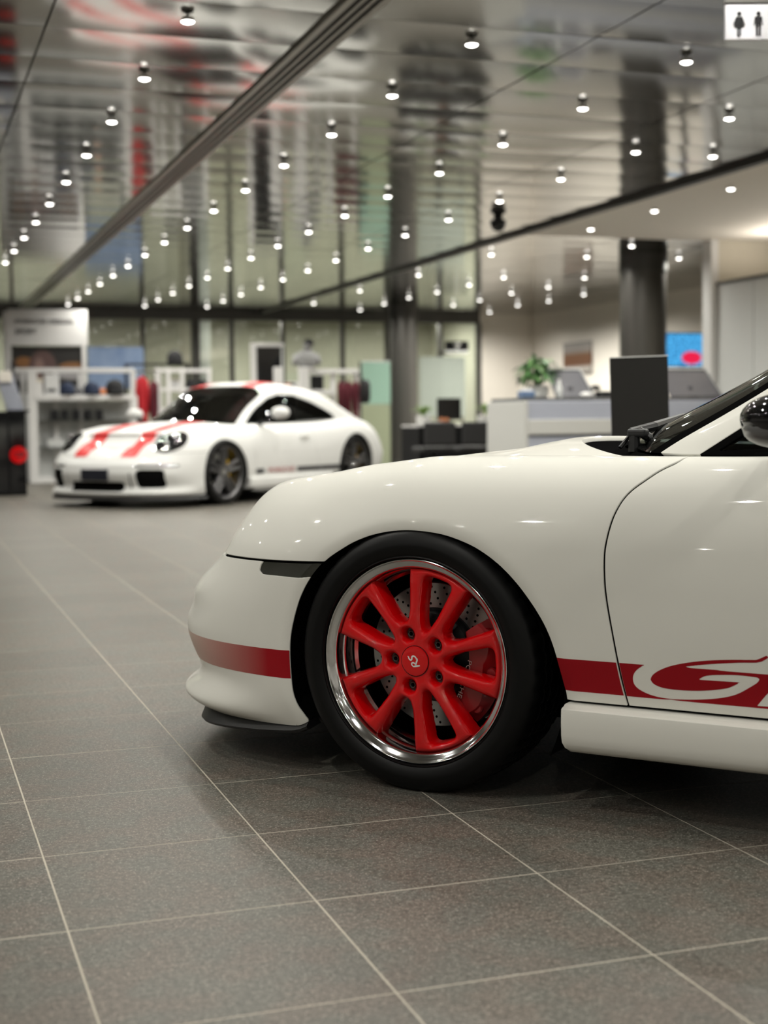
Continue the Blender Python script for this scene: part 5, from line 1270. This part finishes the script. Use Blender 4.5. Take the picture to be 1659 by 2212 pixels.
def pictogram(cx, woman):
    b = MB(); y = -.0025; b.lathe([(0, 0), (.0085, 0)], 16, cap=False); b.V = [(cx+x, y, -.040+yy) for x, yy, z in b.V]
    def poly(P): b.add([(cx+x, y, z) for x, z in P], [tuple(range(len(P)))])
    if woman: poly([(-.012,-.052),(.012,-.052),(.019,-.092),(-.019,-.092)]); poly([(-.008,-.092),(-.001,-.092),(-.001,-.125),(-.008,-.125)]); poly([(.001,-.092),(.008,-.092),(.008,-.125),(.001,-.125)]); poly([(-.012,-.052),(-.009,-.058),(-.020,-.085),(-.0235,-.083)]); poly([(.012,-.052),(.009,-.058),(.020,-.085),(.0235,-.083)])
    else: poly([(-.014,-.052),(.014,-.052),(.012,-.086),(-.012,-.086)]); poly([(-.0105,-.086),(-.0012,-.086),(-.0012,-.127),(-.0095,-.127)]); poly([(.0012,-.086),(.0105,-.086),(.0095,-.127),(.0012,-.127)]); poly([(-.014,-.052),(-.0115,-.052),(-.016,-.086),(-.0195,-.086)]); poly([(.0115,-.052),(.014,-.052),(.0195,-.086),(.016,-.086)])
    me = pymesh('pictogram', b.V, b.F); return me
obj('pictogram', pictogram(.056, True), 'black_mat', t, label='black woman pictogram'); obj('pictogram', pictogram(.132, False), 'black_mat', t, label='black man pictogram')
# ---- charcoal info board close behind the near car
bd = 6.0; c0 = at(1385, 985, bd); t = thing('info_board', 'charcoal upright board standing behind the near car', 'board', (c0[0], c0[1], 0), math.radians(-18.8))
ht = at(1383, 772, bd)[2]
b = MB(); b.box(-.121, .121, -.012, .012, .02, ht, .003); o = b.build('panel', 'charcoal', t); o.rotation_euler = (0, math.radians(-1.6), 0); o.location = (.020, 0, 0)
b = MB(); b.box(-.17, .17, -.16, .16, 0, .025, .008); b.build('base', 'black_mat', t)
b = MB(); b.box(-.122, .122, -.014, .014, ht, ht+.004, .0); o = b.build('edge_cap', 'panel_grey', t); o.rotation_euler = (0, math.radians(-1.6), 0); o.location = (.020, 0, 0)
# ---- reception counter
Yc = 13.3; xl = X_(1140, 900, Yc)
t = thing('reception_counter', 'long pale reception counter with a dark top behind the near car', 'counter', (xl, Yc, 0))
zt2 = Z_(1200, 866, Yc)
bx('upper_panel', 'blue_white', t, 0, 2.55, 0, .06, zt2-.20, zt2, .008); bx('reveal', 'frame_dark', t, .02, 2.53, .03, .06, zt2-.37, zt2-.34, .0); bx('middle_panel', 'counter_white', t, 0, 2.55, -.02, .06, zt2-.345, zt2-.19, .008); bx('lower_panel', 'blue_white', t, 0, 2.55, .0, .06, 0, zt2-.37, .008)
bx('end_panel', 'counter_white', t, -.05, .0, -.02, .95, .0, zt2, .008); bx('top', 'counter_dark', t, .0, 2.55, .12, .95, zt2, zt2+.035, .006); bx('body', 'panel_grey', t, .0, 2.53, .06, .9, 0, zt2, .0)
zk2 = zt2+.035
def monitor(px0, px1, pyt, Y, label, lean):
    x0, x1 = X_(px0, pyt, Y), X_(px1, pyt, Y); m_ = thing('monitor', label, 'monitor', ((x0+x1)/2, Y, zk2)); hh = Z_((px0+px1)/2, pyt, Y)-zk2; w2 = (x1-x0)/2
    b = MB(); b.add([(-w2, 0, .01), (w2*1.35, .0, .01), (w2, .22, hh), (-w2*1.1, .22, hh), (-w2, .02, 0), (w2*1.35, .02, 0), (w2, .25, hh-.01), (-w2*1.1, .25, hh-.01)], [(0,1,2,3),(7,6,5,4),(0,4,5,1),(1,5,6,2),(2,6,7,3),(3,7,4,0)]); b.build('back', 'laptop_grey', m_)
    b = MB(); b.tube([(-w2*1.1, .21, hh), (w2, .21, hh), (w2*1.35, -.01, .012)], .010, 6); b.build('rim', 'panel_grey', m_, smooth=True); bx('foot', 'cap_black', m_, -.06, .06, -.02, .18, 0, .012)
    bx('stand', 'laptop_grey', m_, -.03, .03, .05, .09, 0, .12)
monitor(1203, 1272, 796, 13.7, 'grey leaning monitor back on the counter beside the plant', 0); monitor(1450, 1545, 795, 13.6, 'grey leaning monitor back on the counter right of the charcoal board', 0)
def plant(px, Y, z, h, wd, m, n, label, name='potted_plant', bushy=False):
    t = thing(name, label, 'plant', (X_(px, 840, Y), Y, z)); b = MB(); b.lathe([(.07, 0), (.10, .02), (.11, .13), (.10, .135)], 18); b.build('pot', 'pot_white', t, angle=.6)
    b = MB(); b.lathe([(0, .125), (.10, .125)], 14, cap=False); b.build('soil', 'soil', t)
    for k in range(n if bushy else 0):
        a, ph, rr = rng.uniform(0, 2*math.pi), rng.uniform(-.5, 1.4), rng.uniform(.35, 1)**.5
        c = np.array([wd*rr*math.cos(ph)*math.cos(a), .7*wd*rr*math.cos(ph)*math.sin(a), .13+h*.42+h*.5*rr*math.sin(ph)]); dr = np.array([math.cos(a)+rng.normal(0, .5), math.sin(a)+rng.normal(0, .5), rng.normal(-.1, .5)]); dr /= np.linalg.norm(dr)
        sd = np.cross(dr, (0, 0, 1)); sd /= np.linalg.norm(sd)+1e-9; Lf = rng.uniform(.09, .15); V = []
        for s_, w_ in ((0, .004), (.25, .022), (.55, .028), (.85, .014), (1, .001)): V += [c+dr*Lf*s_+sd*w_-np.array([0, 0, .05*s_*s_]), c+dr*Lf*s_-sd*w_-np.array([0, 0, .05*s_*s_-.004])]
        b = MB(); b.add(V, [(2*i, 2*i+1, 2*i+3, 2*i+2) for i in range(4)]); b.build('leaf', m if k % 3 else 'leaf_mid', t, smooth=True)
        if k % 6 == 0:
            b = MB(); b.tube([(0, 0, .11), (c[0]*.5, c[1]*.5, .10+c[2]*.5), tuple(c)], .006, 5); b.build('stem', 'leaf', t, smooth=True)
    for k in range(0 if bushy else n):
        a = rng.uniform(0, 2*math.pi); L = rng.uniform(.55, 1.)*h; sp = rng.uniform(.25, 1.)*wd; V = []; m_ = 6
        for i in range(m_+1):
            s = i/m_; r = sp*s**1.2; z_ = .12+L*(s-.55*s*s*rng.uniform(.8, 1.1)) ; wv = .026*math.sin(math.pi*min(1, s*.92+.08))*(h/.4)
            cx, cy2 = r*math.cos(a), r*math.sin(a); nx, ny = -math.sin(a), math.cos(a); V += [(cx+nx*wv, cy2+ny*wv, z_), (cx-nx*wv, cy2-ny*wv, z_+.004)]
        b = MB(); b.add(V, [(2*i, 2*i+1, 2*i+3, 2*i+2) for i in range(m_)]); b.build('leaf', m, t, smooth=True)
    return t
plant(1163, 13.95, zk2, .34, .20, 'leaf', 130, 'bushy green potted plant on the reception counter', bushy=True)
t = thing('card_holder', 'small blue card holder on the counter in front of the plant', 'holder', (X_(1143, 850, 13.5), 13.5, zk2)); bx('body', 'poster_sky', t, -.09, .07, 0, .1, 0, .07, .01); bx('cards', 'white_lac', t, -.07, .05, .02, .06, .05, .10)
t = thing('glass_bottle', 'small clear bottle beside the plant on the counter', 'bottle', (X_(1208, 850, 13.45), 13.45, zk2)); b = MB(); b.lathe([(.03, 0), (.032, .10), (.014, .14), (.013, .17)], 14); b.build('body', 'panel_grey', t, smooth=True); b = MB(); b.lathe([(.015, .17), (.015, .19)], 12); b.build('cap', 'white_lac', t, angle=.6)
t = thing('computer_mouse', 'white mouse on the counter in front of the leaning monitor', 'mouse', (X_(1266, 850, 13.47), 13.47, zk2)); b = MB(); b.blob((0, 0, .03), (.07, .05, .03), 14, 8); b.build('body', 'white_lac', t, smooth=True); bx('wheel', 'cap_grey', t, -.006, .006, -.02, .01, .056, .064, .002)
t = thing('telephone', 'dark telephone on the counter right of the leaning monitor', 'telephone', (X_(1304, 850, 13.75), 13.75, zk2)); bx('base', 'cap_black', t, -.07, .07, -.09, .09, 0, .07, .01); b = MB(); b.tube([(-.10, -.06, .10), (-.09, 0, .12), (-.10, .08, .10)], [.03, .02, .03], 8); b.build('handset', 'cap_black', t, smooth=True)
# ---- picture with a brown bowl on the right wall
zc_ = 0; p0 = on_y(1250, 770, 22.0)
xw = XR-.02; Yp = 0
r_ = ray(1248, 772); tt_ = (xw-CAM[0])/r_[0]; pp = CAM+r_*tt_
t = thing('wall_picture', 'framed picture of a brown bowl shape on the pale wall above the plant', 'picture', (xw, pp[1], pp[2]))
def pic_mat():
    m = mat('bowl_picture', (.5, .48, .46), .6, var=0); n, l = nodes(m); b = n['Principled BSDF']; tc = n.new('ShaderNodeTexCoord'); sp_ = n.new('ShaderNodeSeparateXYZ'); l.new(tc.outputs['Generated'], sp_.inputs[0])
    cr_ = n.new('ShaderNodeValToRGB'); e = cr_.color_ramp.elements; e[0].position = .18; e[0].color = (.40, .37, .34, 1); e[1].position = .26; e[1].color = (.13, .055, .025, 1); k = e.new(.60); k.color = (.16, .07, .03, 1); k = e.new(.72); k.color = (.26, .23, .21, 1); k = e.new(1.); k.color = (.36, .34, .33, 1); l.new(sp_.outputs[2], cr_.inputs[0]); l.new(cr_.outputs[0], b.inputs['Base Color']); return m
M['bowl_picture'] = pic_mat()
bx('canvas', 'bowl_picture', t, -.02, .0, -.60, .60, -.30, .28, 0.); 
for z in (-.31, .28): bx('frame', 'frame_dark', t, -.03, .005, -.61, .61, z, z+.014, 0.)
# ---- television
def tv_mat():
    m = bpy.data.materials.new('tv_picture'); m.use_nodes = True; n, l = nodes(m); b = n['Principled BSDF']; tc = n.new('ShaderNodeTexCoord')
    nz = n.new('ShaderNodeTexNoise'); nz.inputs['Scale'].default_value = 16; nz.inputs['Detail'].default_value = 6; l.new(tc.outputs['Generated'], nz.inputs[0])
    r = n.new('ShaderNodeValToRGB'); e = r.color_ramp.elements; e[0].position = .35; e[0].color = (.01, .10, .35, 1); e[1].position = .65; e[1].color = (.10, .55, .95, 1); l.new(nz.outputs[0], r.inputs[0])
    mp = n.new('ShaderNodeMapping'); mp.inputs[1].default_value = (-.64, 0, -.26); mp.inputs[3].default_value = (1, 1, 1); l.new(tc.outputs['Generated'], mp.inputs[0])
    sp_ = n.new('ShaderNodeSeparateXYZ'); l.new(mp.outputs[0], sp_.inputs[0])
    def ma(op, a, bb):
        q = n.new('ShaderNodeMath'); q.operation = op
        for i, v in enumerate((a, bb)):
            if isinstance(v, (int, float)): q.inputs[i].default_value = v
            else: l.new(v, q.inputs[i])
        return q.outputs[0]
    dx = ma('MULTIPLY', sp_.outputs[0], 1/.25); dz = ma('MULTIPLY', sp_.outputs[2], 1/.20); d = ma('ADD', ma('MULTIPLY', dx, dx), ma('MULTIPLY', dz, dz))
    mr = n.new('ShaderNodeMapRange'); mr.inputs[1].default_value = 1.2; mr.inputs[2].default_value = .8; l.new(d, mr.inputs[0]); mx = n.new('ShaderNodeMix'); mx.data_type = 'RGBA'; l.new(mr.outputs[0], mx.inputs[0]); l.new(r.outputs[0], mx.inputs[6]); mx.inputs[7].default_value = (.75, .01, .06, 1)
    b.inputs['Base Color'].default_value = (.01, .01, .01, 1); l.new(mx.outputs[2], b.inputs['Emission Color']); b.inputs['Emission Strength'].default_value = 1.15; return m
M['tv_picture'] = tv_mat()
Yt = 19.5; x0, x1 = X_(1438, 757, Yt), X_(1524, 757, Yt); z0, z1 = Z_(1480, 791, Yt), Z_(1480, 721, Yt)
t = thing('television', 'screen showing a red car on blue, right of the dark column', 'television', ((x0+x1)/2, Yt, z0)); w2 = (x1-x0)/2
bx('screen', 'tv_picture', t, -w2, w2, -.012, 0, 0, z1-z0, 0.); bx('housing', 'black_mat', t, -w2-.02, w2+.02, .0, .05, -.02, z1-z0+.02, .004); bx('stand', 'frame_dark', t, -.04, .04, .05, .09, -z0, .3, 0.); bx('foot', 'frame_dark', t, -.3, .3, -.1, .25, -z0, -z0+.03, .005)
# ---- office desk area left of the counter
Yd = 19.2; t = thing('office_desk', 'black office desk between the dark column and the reception counter', 'desk', (X_(980, 930, Yd), Yd, 0)); hw_ = (X_(1052, 930, Yd)-X_(908, 930, Yd))/2; zd = Z_(980, 918, Yd)
bx('desk_top', 'white_lac', t, -hw_, hw_, .15, .8, zd-.03, zd, .006); bx('front_panel', 'black_mat', t, -hw_, hw_, .0, .03, .18, zd-.02, .004); bx('side_panel', 'black_mat', t, -hw_, -hw_+.03, .0, .8, 0, zd-.03, .004); bx('side_panel', 'black_mat', t, hw_-.03, hw_, .0, .8, 0, zd-.03, .004)
for px, lab in ((935, 'left black office chair in front of the office desk'), (1015, 'right black office chair in front of the office desk')):
    c = thing('office_chair', lab, 'chair', (X_(px, 960, 18.4), 18.4, 0)); bx('seat', 'bag_black', c, -.24, .24, -.24, .24, .42, .50, .03); bx('backrest', 'bag_black', c, -.23, .23, -.30, -.24, .52, .84, .025)
    b = MB(); b.tube([(0, 0, .08), (0, 0, .42)], .03, 8); b.build('post', 'frame_dark', c, smooth=True)
    for k in range(5):
        a = 2*math.pi*k/5; b = MB(); b.tube([(0, 0, .10), (.28*math.cos(a), .28*math.sin(a), .05)], [.025, .018], 6); b.blob((.28*math.cos(a), .28*math.sin(a), .03), (.03, .03, .03), 8, 5); b.build('leg', 'frame_dark', c, smooth=True)
m_ = thing('monitor', 'black monitor on the office desk between two small plants', 'monitor', (X_(971, 880, 19.6), 19.6, zd)); ww_ = (X_(995, 880, 19.6)-X_(946, 880, 19.6))/2; ztp = Z_(971, 861, 19.6)-zd
bx('screen', 'screen_black', m_, -ww_, ww_, -.01, .01, .08, ztp, .004); bx('housing', 'black_mat', m_, -ww_-.006, ww_+.006, .008, .04, .074, ztp+.006, .004); bx('stand', 'frame_dark', m_, -.02, .02, .02, .05, 0, .2, 0.); bx('foot', 'frame_dark', m_, -.10, .10, -.04, .10, 0, .012, .003)
plant(914, 19.55, zd, .34, .20, 'leaf_light', 26, 'light green potted plant on the office desk left of the monitor'); plant(1047, 19.45, zd, .38, .20, 'leaf_light', 26, 'light green potted plant right of the office monitor')
t = thing('paper_stack', 'stack of white papers on the left of the office desk', 'papers', (X_(940, 915, 19.4), 19.4, zd)); bx('sheets', 'white_lac', t, -.10, .10, 0, .2, 0, .05, .002); bx('top_sheet', 'pot_white', t, -.09, .11, .01, .21, .05, .054, .0)
t = thing('desk_tray', 'brown tray of small items on the office desk below the monitor', 'tray', (X_(962, 912, 19.42), 19.42, zd)); bx('tray', 'wood_brown', t, -.10, .10, 0, .15, 0, .05, .006); b = MB(); b.blob((-.03, .07, .07), (.04, .04, .04), 10, 6); b.blob((.05, .08, .07), (.035, .035, .035), 10, 6); b.build('contents', 'orange', t, smooth=True)
Pw = Place('whiteboard', 'pale whiteboard panel behind the office desk', 'whiteboard', 955, 25.8)
Pw.box('board', 'board_pale', 907, 771, 1005, 900, 0, .03)
Pw.box('leg', 'frame_dark', 910, 900, 914, 1000, 0, .03, floor=True); Pw.box('leg', 'frame_dark', 998, 900, 1002, 1000, 0, .03, floor=True)
Ps = Place('wall_shelf', 'dark box shelf holding a pale object, above the whiteboard', 'shelf', 985, 27.24)
Ps.box('back', 'black_mat', 962, 737, 1012, 757, .0, .04); Ps.box('ledge', 'panel_grey', 962, 757, 1012, 763, -.18, .04)
t = thing('trophy', 'small pale trophy on the dark box shelf', 'trophy', (X_(987, 755, 27.12), 27.12, Z_(987, 757, 27.06))); b = MB(); b.lathe([(.06, 0), (.05, .02), (.015, .04), (.015, .07), (.06, .10), (.075, .15), (.07, .155)], 14, cap=True); b.build('cup', 'pot_white', t, angle=.8); bx('plinth', 'frame_dark', t, -.07, .07, -.07, .07, -.001, .012, .0)
hero_car(); far_car()
